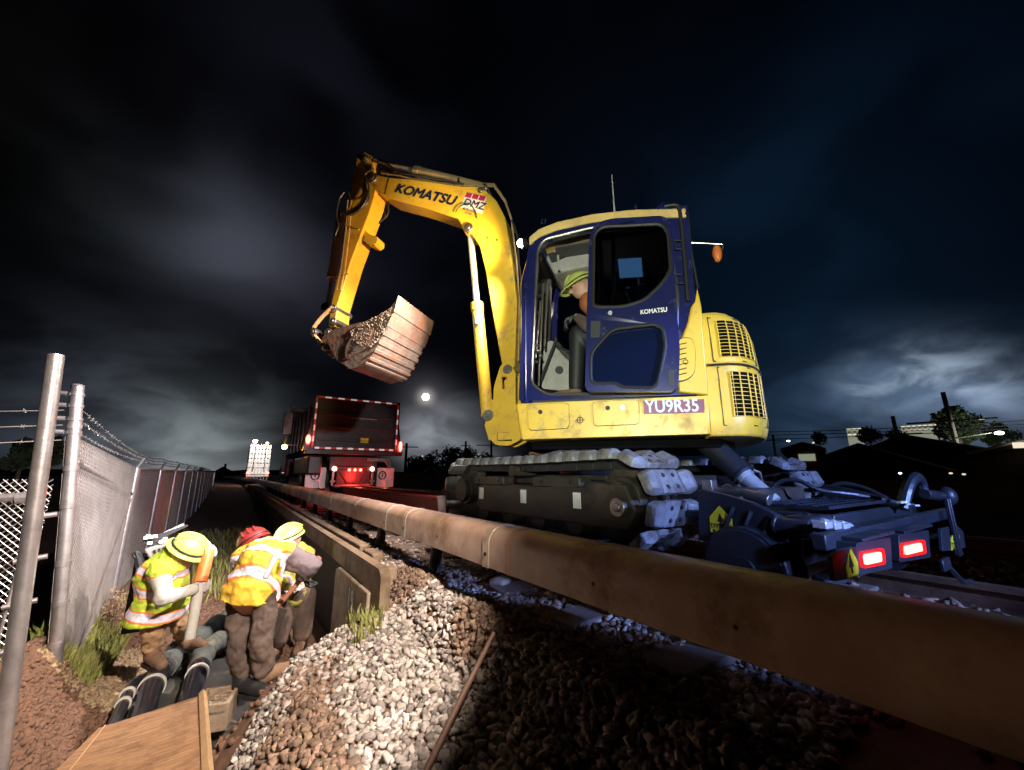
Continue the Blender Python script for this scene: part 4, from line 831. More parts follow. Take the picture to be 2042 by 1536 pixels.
# ================================================================ TRUCK
def truck():
    x0,x1,Y=1.62,3.98,12.; z0,z1=1.42,2.92
    t=thing('dump_truck','dark dump truck with red lights and striped tailgate seen from behind','truck',(2.8,Y,.17))
    k=MB(); k.box(((x0+x1)/2,Y+.06,(z0+z1)/2),(x1-x0-.2,.06,z1-z0-.1))
    for z in(1.75,2.1,2.45): k.box(((x0+x1)/2,Y+.02,z),(x1-x0-.25,.05,.07))
    tg=k.build('tailgate','tbed',t,bevel=.01)
    k=MB(); 
    for x in(x0+.05,x1-.05): k.box((x,Y+.03,(z0+z1)/2),(.12,.14,z1-z0+.06))
    k.box(((x0+x1)/2,Y+.03,z1-.02),(x1-x0,.12,.10)); k.box(((x0+x1)/2,Y-.02,z0-.02),(x1-x0+.25,.25,.12))
    for x in(x0,x1): k.plate(Yp,[(x-.16 if x<2 else x-.0,z0),(x+.0 if x<2 else x+.16,z0),(x,z1-.5)],[],Y,Y+.25)
    k.build('bed_frame','tbed',t,bevel=.01)
    k=MB(); k.plate(Xp,[(Y+.1,z0),(Y+.1,z1-.05),(Y+.5,z1),(Y+1.8,z1-.25),(Y+5.2,z1-.25),(Y+5.6,z1+.1),(Y+5.6,z0)],[],x0,x0+.07); k.plate(Xp,[(Y+.1,z0),(Y+.1,z1-.05),(Y+5.2,z1-.25),(Y+5.6,z1+.1),(Y+5.6,z0)],[],x1-.07,x1); k.box(((x0+x1)/2,Y+2.9,z0+.05),(x1-x0,5.4,.1)); k.box(((x0+x1)/2,Y+5.6,2.3),(x1-x0,.08,1.8))
    for i in range(6): k.box((x0-.03,Y+.6+i*.9,2.1),(.06,.08,1.2))
    k.build('bed','tbed',t,bevel=.01)
    k=MB(); n=0
    L=x1-x0-.16
    for i in range(13):
        k.k=i%2; a=x0+.08+L*i/13; k.box((a+L/26,Y-.035,z1-.02),(L/13,.012,.04))
    for i in range(15):
        if i%2==0: k.k=1; a=x0+.08+L*i/15; k.box((a+L/30,Y+.0,z0+.09),(L/15,.012,.05)); k.k=0; a=x0+.08+L*(i+1)/15; k.box((min(a+L/30,x1-.1),Y,z0+.09),(L/15,.012,.05))
    for x in(x0+.05,x1-.05):
        for i in range(9): k.k=i%2; k.box((x,Y-.045,z0+.1+(z1-z0-.15)*(i+.5)/9),(.035,.012,(z1-z0-.15)/9))
    k.build('reflective_tape',['rr','rw'],t)
    k=MB(); k.box((2.9,Y-.005,2.38),(.85,.02,.03)); k.build('tailgate_latch','steel',tg); k=MB(); k.box((3.02,Y+.005,1.76),(.22,.02,.14)); k.build('notice_plate','stick',tg)
    def lamp(x,z,r,m,par,h=None):
        k=MB(); k.ell((x,Y-.07,z),(r,.03,h or r)); k.build('tail_lamp',m,par)
    lamp(x0-.07,1.72,.06,'redl',t,.12); lamp(x1+.08,1.62,.05,'redl',t,.15)
    lamp(2.27,.96,.06,'redw',t); lamp(3.28,.96,.06,'redw',t)
    for i in range(3): lamp(2.66+.15*i,.93,.04,'redl',t)
    k=MB(); k.box((2.8,Y+.3,1.1),(1.3,.5,.4)); k.box((2.8,Y+.15,.78),(.9,.3,.5)); k.plate(Yp,[(2.35,.95),(3.2,.95),(2.95,.55),(2.62,.55)],[],Y-.02,Y+.05); k.box((2.8,Y+2.8,1.05),(.9,5,.3)); k.build('chassis','tbed',t,bevel=.02)
    k=MB(); k.cyl((2.3,Y-.05,.50),(3.25,Y-.05,.50),.05,n=14); k.build('rear_bumper','steel',t)
    k=MB()
    for x in(2.25,3.3): k.box((x,Y-.03,.75),(.06,.06,.5)); k.box((x,Y-.05,.62),(.14,.05,.05)); k.box((x+.02,Y-.05,.9),(.12,.05,.04))
    k.box((3.45,Y-.03,1.22),(.65,.04,.09)); k.plate(Yp,[(3.62,1.2),(3.82,1.2),(3.82,.98),(3.74,.98)],[],Y-.05,Y-.02)
    k.build('hitch_bracket','steel',t,bevel=.005)
    for x in(1.85,3.72):
        k=MB(); k.box((x,Y+.1,.72),(.5,.03,.55)); mf=k.build('mud_flap','white',t,bevel=.01)
        xx=x-.02 if x<2 else x-.10
        k=MB(); k.tube([(xx+.10*math.cos(a),Y+.07,.78+.11*math.sin(a)) for a in [i*math.pi/8 for i in range(17)]],.018,6); k.box((xx,Y+.07,.79),(.03,.02,.12)); k.build('flap_emblem','black',mf)
        k=MB(); k.tube([(xx,Y+.05,.66),(xx+.1,Y+.05,.62),(xx+.12,Y+.05,.46),(xx+.2,Y+.05,.45)],.025,6); k.build('rail_hook','white',mf)
    for x in(1.72,3.9):
        for dy in(.75,2.0):
            w=MB(); s=1 if x<2 else -1
            for d in(0,.27): w.cyl((x+s*d,Y+dy,.68),(x+s*(d+.24),Y+dy,.68),.48,n=32)
            wh=w.build('wheel','rub',t,bevel=.03); w=MB(); w.cyl((x-s*.01,Y+dy,.68),(x,Y+dy,.68),.25,n=24); w.build('rim','steel',wh)
    for x in(2.18,3.86):
        k=MB(); k.cyl((x-.06,Y+.35,.34),(x+.06,Y+.35,.34),.17,n=24); k.build('rail_wheel','rail',t)
    k=MB(); k.box((2.8,Y+7.0,1.75),(2.3,1.6,2.1)); k.box((2.8,Y+8.4,1.4),(1.9,1.6,1.2)); cab=k.build('cab','tred',t,bevel=.08)
    k=MB(); k.box((2.8,Y+6.19,2.3),(1.4,.02,.5)); k.build('rear_window','bglass',cab)
    for x in(1.9,3.7):
        w=MB(); w.cyl((x-.2,Y+8.6,.68),(x+.15,Y+8.6,.68),.48,n=28); w.build('wheel','rub',t,bevel=.03)
    # tall side mirror and marker lamp on the left
    p=hy(563,842,Y+1.0); k=MB(); k.box((1.14,Y+1.0+.2,p.z),(.24,.10,.62)); mrr=k.build('mirror','tbed',t,bevel=.02)
    k=MB(); k.tube([(1.22,Y+1.2,p.z+.34),(1.25,Y+1.2,p.z+.42),(1.6,Y+1.2,p.z+.45)],.025,6); k.tube([(1.15,Y+1.2,p.z-.3),(1.12,Y+1.2,p.z-.62)],.02,6); k.tube([(1.12,Y+1.2,p.z-.62),(1.6,Y+1.2,p.z-.62)],.015,6); k.islands('mirror_arm','steel',mrr)
    k=MB(); k.ell((1.12,Y+1.15,p.z-.68),.07); k.build('marker_lamp','amb',t)
    k=MB(); k.tube([(1.5,Y+4.4,z1-.5),(1.5,Y+4.4,z1+.35)],.06); k.box((1.55,Y+5.4,z1+.1),(.1,1.0,.5)); k.build('exhaust_stack','chrome',t)
    k=MB(); k.box((1.75,Y+1.2,1.05),(.35,2.8,.5)); k.build('fender','tbed',t,bevel=.05)
    return V((1.12,Y+1.0,p.z-.68))
AMB=truck()
# second truck far up the track
def truck2():
    Y=44.; t=thing('flatbed_truck','distant truck with a brightly lit stacked load far up the track','truck',(2.3,Y,.17))
    a=hy(490,950,Y); b=hy(544,884,Y); x0,x1=a.x,b.x; w=x1-x0
    k=MB(); k.box(((x0+x1)/2,Y+3,.9),(w,6,.25)); k.box(((x0+x1)/2,Y+.1,.65),(w,.2,.12)); k.build('deck','white',t,bevel=.02)
    r=random.Random(9)
    for i in range(6):
        z=1.15+.42*i; ww=w*(1-.05*(i%2)); k=MB()
        for j in range(4): k.box((x0+w*(j+.5)/4,Y+1+r.uniform(-.1,.1),z),(w/4-.06,1.8,.36))
        k.build('crate','white',t,bevel=.02)
    k=MB()
    for i in range(7): k.box((x0+w*(i+.5)/7,Y+.02,1.9),(.06,.06,3.2))
    k.build('stake','steel',t)
    k=MB(); k.box(((x0+x1)/2,Y+5.6,2.2),(w*.9,1.6,2.6)); k.build('cab','tred',t,bevel=.08)
    for x in(x0+.2,x1-.2): k=MB(); k.cyl((x-.15,Y+1,.6),(x+.15,Y+1,.6),.42); k.build('wheel','rub',t)
    k=MB(); k.ell((x0+w*.2,Y-.1,3.75),.16); k.build('work_light','wl',t); k=MB(); k.ell((x0+w*.75,Y-.1,3.6),.11); k.build('work_light','amb',t)
    for x in(x0+.1,x1-.1): k=MB(); k.ell((x,Y-.05,.9),.08); k.build('tail_lamp','redl',t)
    return V((x0+w*.5,Y-3.,3.6))
T2=truck2()
# ================================================================ FENCES
def postpt(px,py,Y): return hy(px,py,Y)
FX=-1.11
t=thing('slatted_fence','long chain link fence with pale slats receding along the trench towards the trucks','fence',(FX,4.7,-1))
k=MB(); pa=postpt(155,770,4.62); pb=postpt(103,1412,4.62); k.tube([pb,pa],.040,16); k.ell(pa,(.042,.042,.02)); cp=k.build('corner_post','gal',t)
k=MB()
for q in(.18,.30,.42,.60,.72,.86): c=pb.lerp(pa,q); k.tube([c-V((0,0,.018)),c+V((0,0,.018))],.046,14)
for q in(.93,.97,.885,.84): c=pb.lerp(pa,q); k.cyl(c+V((-.10,-.02,0)),c+V((-.05,-.02,0)),.018,n=8); k.tube([c-V((0,0,.012)),c+V((0,0,.012))],.046,14)
k.islands('tension_band','gal',cp)
ys_=[4.62,7.6,9.9,12.3,14.8,17.3,19.8,22.4,25,28,31,34,37,41,45,49,54,59,65,71,78,86]
posts=[(pb,pa)]
def fx(y): return FX-.0012*max(0,y-18)**2*.3+ .0009*0
for i,y in enumerate(ys_[1:]):
    x=fx(y); lean=.045*(1 if i<2 else .5)*0
    a=V((x+.0,y,-1.05)); b=V((x,y,.90)); posts.append((a,b))
    k=MB(); k.tube([a,b],.036 if i else .045,12); k.tube([b,b+V((.06,0,.14))],.018,6); k.build('post','gal',t)
for i in range(len(posts)-1):
    (a0,a1),(b0,b1)=posts[i],posts[i+1]
    if i==0: a1=a0.lerp(a1,.825)
    top0=a1-V((0,0,.02 if i else 0)); top1=b1-V((0,0,.0))
    n=70 if i==0 else (46 if i<4 else 24); k=MB(); off=V((-.035,0,0))
    # vertical slats woven in the wire
    for j in range(n):
        u=(j+.5)/n; w=.42/n
        p0=a0.lerp(b0,u-w)+off; p1=a0.lerp(b0,u+w)+off; q0=top0.lerp(top1,u-w)+off; q1=top0.lerp(top1,u+w)+off
        ins=V((-.012,0,0)); k.add([p0,p1,q1,q0,p0+ins,p1+ins,q1+ins,q0+ins],[(0,1,2,3),(7,6,5,4),(0,4,5,1),(1,5,6,2),(2,6,7,3),(3,7,4,0)])
    k.build('privacy_slats','slat',t,weld=False)
    if i<3:                            # woven wire: two diagonal families
        k=MB(); L=(b0-a0).length; H=(top1-b0).length; st=.055 if i==0 else .09
        def P(u,v,d=0): lo=a0.lerp(b0,u/L); hi=top0.lerp(top1,u/L); return lo.lerp(hi,v/H)+V((d,0,0))
        rw=.0035 if i==0 else .003
        m=int((L+H)/st)
        for s in range(-int(H/st),int(L/st)):
            u0=s*st; 
            for sg in(1,-1):
                # line u = u0 + v  (or mirrored)
                v0=max(0,-u0); v1=min(H,L-u0)
                if v1-v0<.05: continue
                A_=(u0+v0,v0); B_=(u0+v1,v1)
                if sg<0: A_=(L-A_[0],A_[1]); B_=(L-B_[0],B_[1])
                k.tube([P(*A_,.004*sg),P(*B_,.004*sg)],rw,4,cap=False)
        k.build('chain_link_mesh','wire',t,weld=False)
    k=MB(); k.tube([top0,top1],.008 if i==0 else .02,8); k.build('top_rail','gal',t)
    if i==0:
        k=MB(); c=a0.lerp(a1,.90); d=b1+V((0,0,-.27)); d=b0.lerp(b1,.82); k.tube([c,d],.026,10); k.tube([c,c.lerp(d,.05)],.045,10); k.build('brace_rail','gal',t)
        k=MB(); k.tube([b0.lerp(b1,.8)+V((.01,0,0)),a0.lerp(a1,.02)+V((.02,.25,0))],.006,6); k.build('truss_rod','wire',t)
# barbed wire
def barbs(k,a,b,n,r=.004,sag=.03,bs=.016):
    P=[]
    for i in range(21):
        u=i/20; p=a.lerp(b,u); p.z-=sag*4*u*(1-u); P.append(p)
    k.tube(P,r,5,cap=False)
    rr=random.Random(int(a.x*1000))
    for i in range(n):
        u=(i+.5)/n; j=int(u*20); p=P[j].lerp(P[min(j+1,20)],u*20-j)
        for q in range(2):
            d=V((rr.uniform(-1,1),rr.uniform(-.6,.6),rr.uniform(-1,1))).normalized()*bs; k.tube([p-d,p+d],r*.7,4)
k=MB()
for i,(v0,dz) in enumerate(((.935,.19),(.892,.14),(.845,.09))):
    a=pb.lerp(pa,v0); b=V((FX+.02*i,7.6,.90+dz)); barbs(k,a,b,26)
    for j in range(1,10): y0,y1=ys_[j],ys_[j+1]; barbs(k,V((fx(y0)+.02*i,y0,.90+dz)),V((fx(y1)+.02*i,y1,.9+dz)),12,.005,.02,.02)
k.build('barbed_wire','wire',t,weld=False)
# cross fence to the left
t=thing('cross_fence','open chain link fence with barbed wire running off to the left of the corner post','fence',(-2,4.6,-1))
def cfp(px,py): return hy(px,py,4.60)
k=MB(); L0=cfp(-260,925); L1=cfp(140,900); z0=-.95; z1t=.78
xa,xb=-4.2,pa.x-.0; st=.046
def PW(u,v,d=0): return V((xa+u-.085*(0),4.6+d,z0+v))+V((.0,0,0))
L=xb-xa+.0; H=z1t-z0
for s in range(-int(H/st),int(L/st)):
    u0=s*st
    for sg in(1,-1):
        v0=max(0,-u0); v1=min(H,L-u0)
        if v1-v0<.05: continue
        A_=(u0+v0,v0); B_=(u0+v1,v1)
        if sg<0: A_=(L-A_[0],A_[1]); B_=(L-B_[0],B_[1])
        if B_[0]>L*.45 or A_[0]>L*.45: k.tube([PW(*A_,.004*sg),PW(*B_,.004*sg)],.0036,4,cap=False)
k.build('chain_link_mesh','wire',t,weld=False)
k=MB(); k.tube([V((xa,4.6,.52)),V((xb-.04,4.6,.66))],.03,10); k.tube([V((xb-.17,4.6,.645)),V((xb-.04,4.6,.66))],.042,10); k.build('brace_rail','gal',t)
k=MB()
for j in range(5): zz=-.7+.3*j; k.tube([V((xb-.1,4.58,zz)),V((xb+.06,4.6,zz+.02))],.02,8)
k.tube([V((xb-.1,4.6,-.9)),V((xb-.06,4.6,.75))],.012,6); k.build('tension_bar','gal',t)
k=MB()
for v0,py in((.935,0),(.885,0),(.835,0)):
    a=pb.lerp(pa,v0)+V((-.06,0,-.05)); b=V((-4.2,4.62,a.z-.28)); barbs(k,a,b,22,.0045,.02)
k.build('barbed_wire','wire',t,weld=False)
# leaning pole
a=hy(112,708,3.3); b=hy(-8,1560,3.3)
k=MB(); k.tube([b,a],.036,24); q=k.build('steel_pole','gal',None); tag(q,'shiny round steel pole leaning in front of the corner post, nearest the camera','pole')
# vines climbing on slats
def bush(nm,label,cat,c,rad,n,leaf,seed,m='leaf',stems=5,par=None):
    r=random.Random(seed); k=MB()
    for _ in range(n):
        d=V((r.gauss(0,1),r.gauss(0,1),r.gauss(0,1))).normalized()*r.random()**.45; p=V((c[0]+d.x*rad[0],c[1]+d.y*rad[1],c[2]+d.z*rad[2]))
        a=V((r.uniform(-1,1),r.uniform(-1,1),r.uniform(-1,1))).normalized(); b=a.orthogonal().normalized(); s=leaf*r.uniform(.5,1.3)
        k.add([p-a*s,p+b*s*.4,p+a*s,p-b*s*.4],[(0,1,2,3)])
    t=thing(nm,label,cat,(c[0],c[1],c[2]-rad[2])); k.build('foliage',m,t,weld=False,smooth=False)
    k=MB()
    for i in range(stems): k.tube([V((c[0]+r.uniform(-.3,.3)*rad[0],c[1]+r.uniform(-.3,.3)*rad[1],c[2]-rad[2])),V((c[0]+r.uniform(-.5,.5)*rad[0],c[1]+r.uniform(-.5,.5)*rad[1],c[2])),V((c[0]+r.uniform(-.6,.6)*rad[0],c[1]+r.uniform(-.7,.7)*rad[1],c[2]+rad[2]*.7))],[leaf*.12,leaf*.1,leaf*.05],5)
    k.build('stem','bark',t); return t
p=hx(238,1240,-1.03); bush('climbing_vine','dark vine climbing the slats beside the second fence post','vine',(-1.02,p.y,p.z),(.05,.22,.38),420,.028,41)
p=hx(262,1260,-.95); bush('weed','dead white-tipped weed standing left of the left worker','plant',(-.92,6.6,-.62),(.12,.22,.22),260,.022,42,m='sand')
# ================================================================ PIPES ETC
def pz(px,py,z): return hz(px,py,z)
t=thing('black_drain_pipe','glossy black pipe with a white ring, left of the two big wrapped pipes','pipe',(0,4,-1))
mn=spline([hz(258,1500,-.80),hz(278,1440,-.76),hz(303,1370,-.73),hz(350,1305,-.70),hz(400,1268,-.70),hz(470,1222,-.74),hz(560,1175,-.9)],8)
k=MB(); k.tube(mn[:28],.078,24); k.build('pipe_barrel','pipe',t)
k=MB(); rs=[.085+.012*math.sin(i*1.7)+.006*math.sin(i*4.1) for i in range(len(mn)-20)]; k.tube(mn[20:],rs,20); k.build('fabric_wrap','fab',t)
k=MB(); d=(mn[17]-mn[16]).normalized(); k.tube([mn[16]-d*.012,mn[16]+d*.014],.086,24); k.build('pipe_ring','ring',t)
t=thing('black_drain_pipe','short black pipe with a white ring beside the dark-trousered worker','pipe',(0,4,-1))
mn=spline([hz(352,1470,-.80),hz(374,1408,-.76),hz(393,1345,-.73),hz(408,1300,-.72),hz(435,1280,-.74),hz(480,1262,-.80)],8)
k=MB(); k.tube(mn[:20],.07,24); k.build('pipe_barrel','pipe',t)
k=MB(); rs=[.078+.010*math.sin(i*1.9)+.006*math.sin(i*5.1) for i in range(len(mn)-18)]; k.tube(mn[18:],rs,18); k.build('fabric_wrap','fab',t)
k=MB(); d=(mn[17]-mn[16]).normalized(); k.tube([mn[16]-d*.012,mn[16]+d*.014],.078,24); k.build('pipe_ring','ring',t)
t=thing('black_drain_pipe','small black pipe with white couplings, leftmost beside the sandy bank','pipe',(0,4,-1))
mn=spline([hz(205,1500,-.74),hz(228,1445,-.70),hz(248,1400,-.70),hz(270,1362,-.72),hz(330,1332,-.80),hz(400,1290,-.86)],8)
k=MB(); k.tube(mn,.036,18); k.build('pipe_barrel','pipe',t)
for i,w in((15,.043),(19,.044)):
    k=MB(); d=(mn[i+1]-mn[i]).normalized(); k.tube([mn[i]-d*.01,mn[i]+d*.02],w,18); k.build('pipe_ring','ring',t)
# crumpled tarp sheet
k=MB(); nx_,ny_=34,30; g=[]
for j in range(ny_):
    for i in range(nx_):
        x=-.28+.72*i/(nx_-1); y=3.45+1.5*j/(ny_-1); z=-.86+.055*noise.noise(V((x*5,y*3,2)))+.035*abs(noise.noise(V((x*9+y*4,y*2,8)))); g.append(V((x,y,z)))
k.add(g+[p-V((0,0,.008)) for p in g],[(j*nx_+i,j*nx_+i+1,(j+1)*nx_+i+1,(j+1)*nx_+i) for j in range(ny_-1) for i in range(nx_-1)]+[(nx_*ny_+j*nx_+i,nx_*ny_+(j+1)*nx_+i,nx_*ny_+(j+1)*nx_+i+1,nx_*ny_+j*nx_+i+1) for j in range(ny_-1) for i in range(nx_-1)])
tag(k.build('tarp','tarp',None,ang=180),'crumpled dark grey sheet lying under the black pipes','tarp')
# plywood
zP=-.40
A_,B_,C2,D_=hz(196,1452,-.66),hz(404,1385,-.62),hz(415,1560,-.50),hz(70,1575,-.56)
t=thing('plywood_sheet','worn plywood sheet with a pine edge batten in the left foreground','plywood',tuple(D_))
k=MB(); n_=(B_-A_).cross(D_-A_).normalized(); n_=n_ if n_.z>0 else -n_
k.add([A_,B_,C2,D_,A_-n_*.018,B_-n_*.018,C2-n_*.018,D_-n_*.018],[(0,1,2,3),(7,6,5,4),(0,4,5,1),(1,5,6,2),(2,6,7,3),(3,7,4,0)]); k.build('panel','ply',t,bevel=.003)
k=MB(); a=B_+n_*.012; b=C2+n_*.012; d=(b-a).normalized(); s=n_.cross(d); k.tube([a,b],.022,4); k.build('batten','lum',t)
k=MB(); a=A_+n_*.004; b=D_+n_*.004; k.tube([a.lerp(B_,.06),b.lerp(C2,.12)],.004,4); k.build('edge_strip','lum',t)
# concrete box beside it
k=MB(); p=hz(432,1402,-.66); Rb=Matrix.Rotation(-.25,3,'Z'); k.box(p+V((0,.0,-.05)),(.20,.26,.12),Rb)
for ox,oy,sx,sy in((-.09,0,.02,.26),(.09,0,.02,.26),(0,-.12,.16,.02),(0,.12,.16,.02)): k.box(p+Rb@V((ox,oy,.02)),(sx,sy,.05),Rb)
for i in range(60): k.ell(p+Rb@V((r.uniform(-.07,.07),r.uniform(-.1,.1),.016)),(.014,.010,.008),nu=5,nv=3)
t=tag(k.build('concrete_block','conc',None,bevel=.008),'small concrete box filled with gravel between plywood and boots','concrete block')
# dirt-covered boards left
k=MB(); a=hz(-5,1500,-.55); k.box(a+V((-.12,.05,0)),(.16,.45,.03),Matrix.Rotation(.5,3,'Z')@Matrix.Rotation(.3,3,'Y')); tag(k.build('board','lum',None,bevel=.004),'scrap board poking in at the bottom left corner','board')
# tan rod
a=hz(846,1545,-.27); b=hx(985,1262,1.12)
k=MB(); 
k.tube([a,a.lerp(b,.5)+V((0,0,.005)),b],[.0135,.0125,.010],10); tag(k.build('rod','bar',None),'long thin tan rod lying up the gravel slope','rod')
# ================================================================ equipment case behind left worker
t=thing('equipment_case','grey slotted case with black cables and a raised lid behind the lime-helmeted worker','machine',(-.75,6.1,-.3))
dq=4.85
def fd(px,py,d=dq): return far(px,py,d)
k=MB()
def quad(k,pts,d,th):
    P=[fd(a,b,d) for a,b in pts]; Q=[fd(a,b,d+th) for a,b in pts]; n=len(P); k.add(P+Q,[tuple(range(n)),tuple(range(2*n-1,n-1,-1))]+[(i,(i+1)%n,n+(i+1)%n,n+i) for i in range(n)])
quad(k,[(287,1095),(340,1078),(352,1092),(350,1112),(312,1128),(296,1112)],dq,.25); k.build('case','grey',t,bevel=.01)
k=MB()
for i in range(5): quad(k,[(305+i*9,1098-i*3),(310+i*9,1096-i*3),(313+i*9,1106-i*3),(308+i*9,1108-i*3)],dq-.01,.01)
k.build('slot','black',t)
k=MB(); quad(k,[(326,1062),(365,1044),(369,1049),(345,1060),(330,1066)],dq+.1,.12); k.build('lid','pslv',t)
k=MB(); quad(k,[(288,1078),(310,1068),(372,1046),(376,1049),(322,1074),(296,1090)],dq+.05,.06); k.build('hinge_bar','black',t)
r=random.Random(4); k=MB()
for i in range(16):
    P=[fd(r.uniform(285,335),r.uniform(1066,1090),dq+.02) for _ in range(4)]; k.tube(spline(P,5),.008,5)
k.tube(spline([fd(272,1100,dq),fd(277,1118,dq),fd(284,1150,dq),fd(288,1180,dq)],5),.03,8); k.tube([fd(272+7*math.cos(a),1106+6*math.sin(a),dq-.02) for a in [i*.7 for i in range(10)]],.008,5); k.build('cable','rub',t)
k=MB()
for i in range(10): k.box(fd(r.uniform(290,330),r.uniform(1068,1085),dq-.02),(.03,.02,.025))
k.islands('connector','white',t)
k=MB(); k.box(fd(325,1150,dq+.2)+V((0,0,-.1)),(.4,.25,.6)); k.build('stand','black',t)
# ================================================================ PEOPLE
def limb(k,pts,rs,n=14):
    pts=[V(p) for p in pts]
    for i in range(len(pts)-1): k.cap(pts[i],pts[i+1],rs[i],rs[i+1],n)
def hat(root,c,up,fwd,m,r=.125,brim=.0,bf=.05,full=False,nm='hard_hat'):
    up=V(up).normalized(); fwd=V(fwd); fwd=(fwd-up*fwd.dot(up)).normalized(); s=up.cross(fwd); Rm=Matrix((fwd,s,up)).transposed()
    k=MB(); k.ell(V(c),(r*1.12,r*.95,r*.95),Rm,nu=24,nv=10,zmin=0)
    n=28; rg=[]
    for rr,z in((1.0,.0),(1.25 if full else 1.06,-.012),(1.27 if full else 1.08,-.02),(.98,-.012)):
        row=[]
        for i in range(n):
            a=2*math.pi*i/n; ex_=0 if full else bf*max(0,math.cos(a))**2
            row.append(V(c)+Rm@V((math.cos(a)*(r*1.12*rr+ex_),math.sin(a)*r*.95*rr,z)))
        rg.append(row)
    k.loft(rg,cap=False)
    for q in(-.35,0,.35):           # crown ridges
        k.tube([V(c)+Rm@V((r*1.14*math.cos(a),q*r*(.9+.1*math.sin(a)),r*(.97-.1*abs(q))*math.sin(a)*(1-.05*abs(q)))) for a in [.35+i*.24 for i in range(11)]],.008,5)
    h=k.build(nm,m,root,ang=60)
    k=MB(); k.tube([V(c)+Rm@V((math.cos(a)*r*1.14,math.sin(a)*r*.97,.012)) for a in [2*math.pi*i/20 for i in range(21)]],.006,5); k.build('hat_strap','black',h); return h,Rm
def head(k,c,up,fwd,r=.1):
    up=V(up).normalized(); fwd=V(fwd); fwd=(fwd-up*fwd.dot(up)).normalized(); s=up.cross(fwd); Rm=Matrix((fwd,s,up)).transposed(); c=V(c)
    k.ell(c,(r*.98,r*.78,r*1.15),Rm); k.ell(c+Rm@V((r*.25,0,-r*.55)),(r*.7,r*.6,r*.6),Rm)
    k.cap(c+Rm@V((r*.93,0,r*.1)),c+Rm@V((r*1.16,0,-r*.22)),r*.1,r*.16,8)
    for q in(-1,1): k.ell(c+Rm@V((-.05*r,q*r*.78,-.05*r)),(r*.18,r*.1,r*.28),Rm,nu=8,nv=6); k.ell(c+Rm@V((r*.86,q*r*.32,r*.2)),(r*.14,r*.24,r*.09),Rm,nu=8,nv=6)
    k.ell(c+Rm@V((r*.88,0,-r*.55)),(r*.13,r*.3,r*.1),Rm,nu=8,nv=6)
    return Rm
def faceparts(root,c,Rm,r=.1,glasses=False):
    c=V(c); k=MB()
    for q in(-1,1): k.ell(c+Rm@V((r*.93,q*r*.32,r*.06)),(r*.10,r*.16,r*.08),Rm,nu=8,nv=6)
    k.build('eye','black',root)
def hand(k,w,d,n,r=.042,curl=.9,sp=.021,thumb=1):
    """palm at w, fingers along d curling towards n"""
    d=V(d).normalized(); n=V(n); n=(n-d*n.dot(d)).normalized(); s=d.cross(n); w=V(w)
    for q in(-1.5,-.5,.5,1.5): k.cap(w,w+d*.085+s*q*sp,.022,.017,8)
    for i,q in enumerate((-1.5,-.5,.5,1.5)):
        L=(.030,.036,.034,.026)[i]; p=w+d*.085+s*q*sp; a=0.
        for j in range(3):
            a+=curl*(.75 if j else .55); v=d*math.cos(a)+n*math.sin(a); e=p+v*L*(1-.15*j); k.cap(p,e,.0105,.0095,8); p=e
    p=w+d*.03+s*thumb*.035
    e=p+(d*.5+s*thumb*.6+n*.5).normalized()*.035; k.cap(p,e,.014,.012,8); k.cap(e,e+(d*.5+n*.8).normalized()*.032,.012,.010,8)
def boot(root,heel,toe_d,m='boot',L=.29):
    heel=V(heel); d=V(toe_d); d.z=0; d.normalize(); s=V((-d.y,d.x,0)); k=MB()
    k.cap(heel+V((0,0,.06)),heel+d*.13+V((0,0,.06)),.05,.048); k.cap(heel+d*.12+V((0,0,.05)),heel+d*(L-.06)+V((0,0,.045)),.05,.042); k.cap(heel+V((0,0,.06)),heel+V((0,0,.17))-d*.0,.05,.055)
    b=k.build('boot',m,root,remesh=.012)
    k=MB(); k.plate(lambda u,v,w:heel+d*u+s*v+V((0,0,w)),rnd_poly([(-.06,-.045),(L-.02,-.05),(L-.02,.05),(-.06,.045)],.04),[],0,.022); k.build('boot_sole','rub',b); return b
# ---- left worker (lime helmet and vest, tan trousers)
def D(d): return lambda a,b: far(a,b,d)
ang_=[2*math.pi*i/20 for i in range(20)]
W1=thing('person','worker in lime helmet and vest holding an orange tube upright by the fence','person',tuple(hz(310,1325,-.93)))
q=D(4.62); up=V((0,0,1))
fL,fR=far(300,1316,4.62),far(362,1288,4.85); hpL,hpR=far(315,1215,4.6),far(350,1208,4.72); kL,kR=far(303,1268,4.56),far(362,1246,4.72)
ch=far(330,1150,4.6); nk=far(352,1108,4.55); sL,sR=far(322,1138,4.42),far(350,1112,4.78); hc=far(366,1101,4.5)
eL,hL=far(326,1192,4.26),far(394,1174,4.36); eR,hR=far(388,1082,4.72),far(412,1092,4.55)
k=MB(); pel=(hpL+hpR)/2
limb(k,[pel,ch,nk],[.13,.14,.06]); limb(k,[hpL,kL,fL+V((0,0,.1))],[.06,.035,.03]); limb(k,[hpR,kR,fR+V((0,0,.1))],[.06,.035,.03])
limb(k,[sL,eL,hL],[.045,.03,.026]); limb(k,[sR,eR,hR],[.045,.03,.026]); fw=V((.62,.15,-.75)); Rm=head(k,hc-V((.0,.0,.02)),V((.75,.1,.55)),fw)
k.build('body','skin',W1,remesh=.012)
k=MB(); limb(k,[pel+V((0,0,.03)),hpL,kL,fL+V((0,0,.10))],[.115,.088,.068,.068]); limb(k,[pel,hpR,kR,fR+V((0,0,.10))],[.115,.09,.072,.07]); k.build('trousers','tan',W1,remesh=.009,wrk=.055)
k=MB(); v0=far(325,1192,4.62)
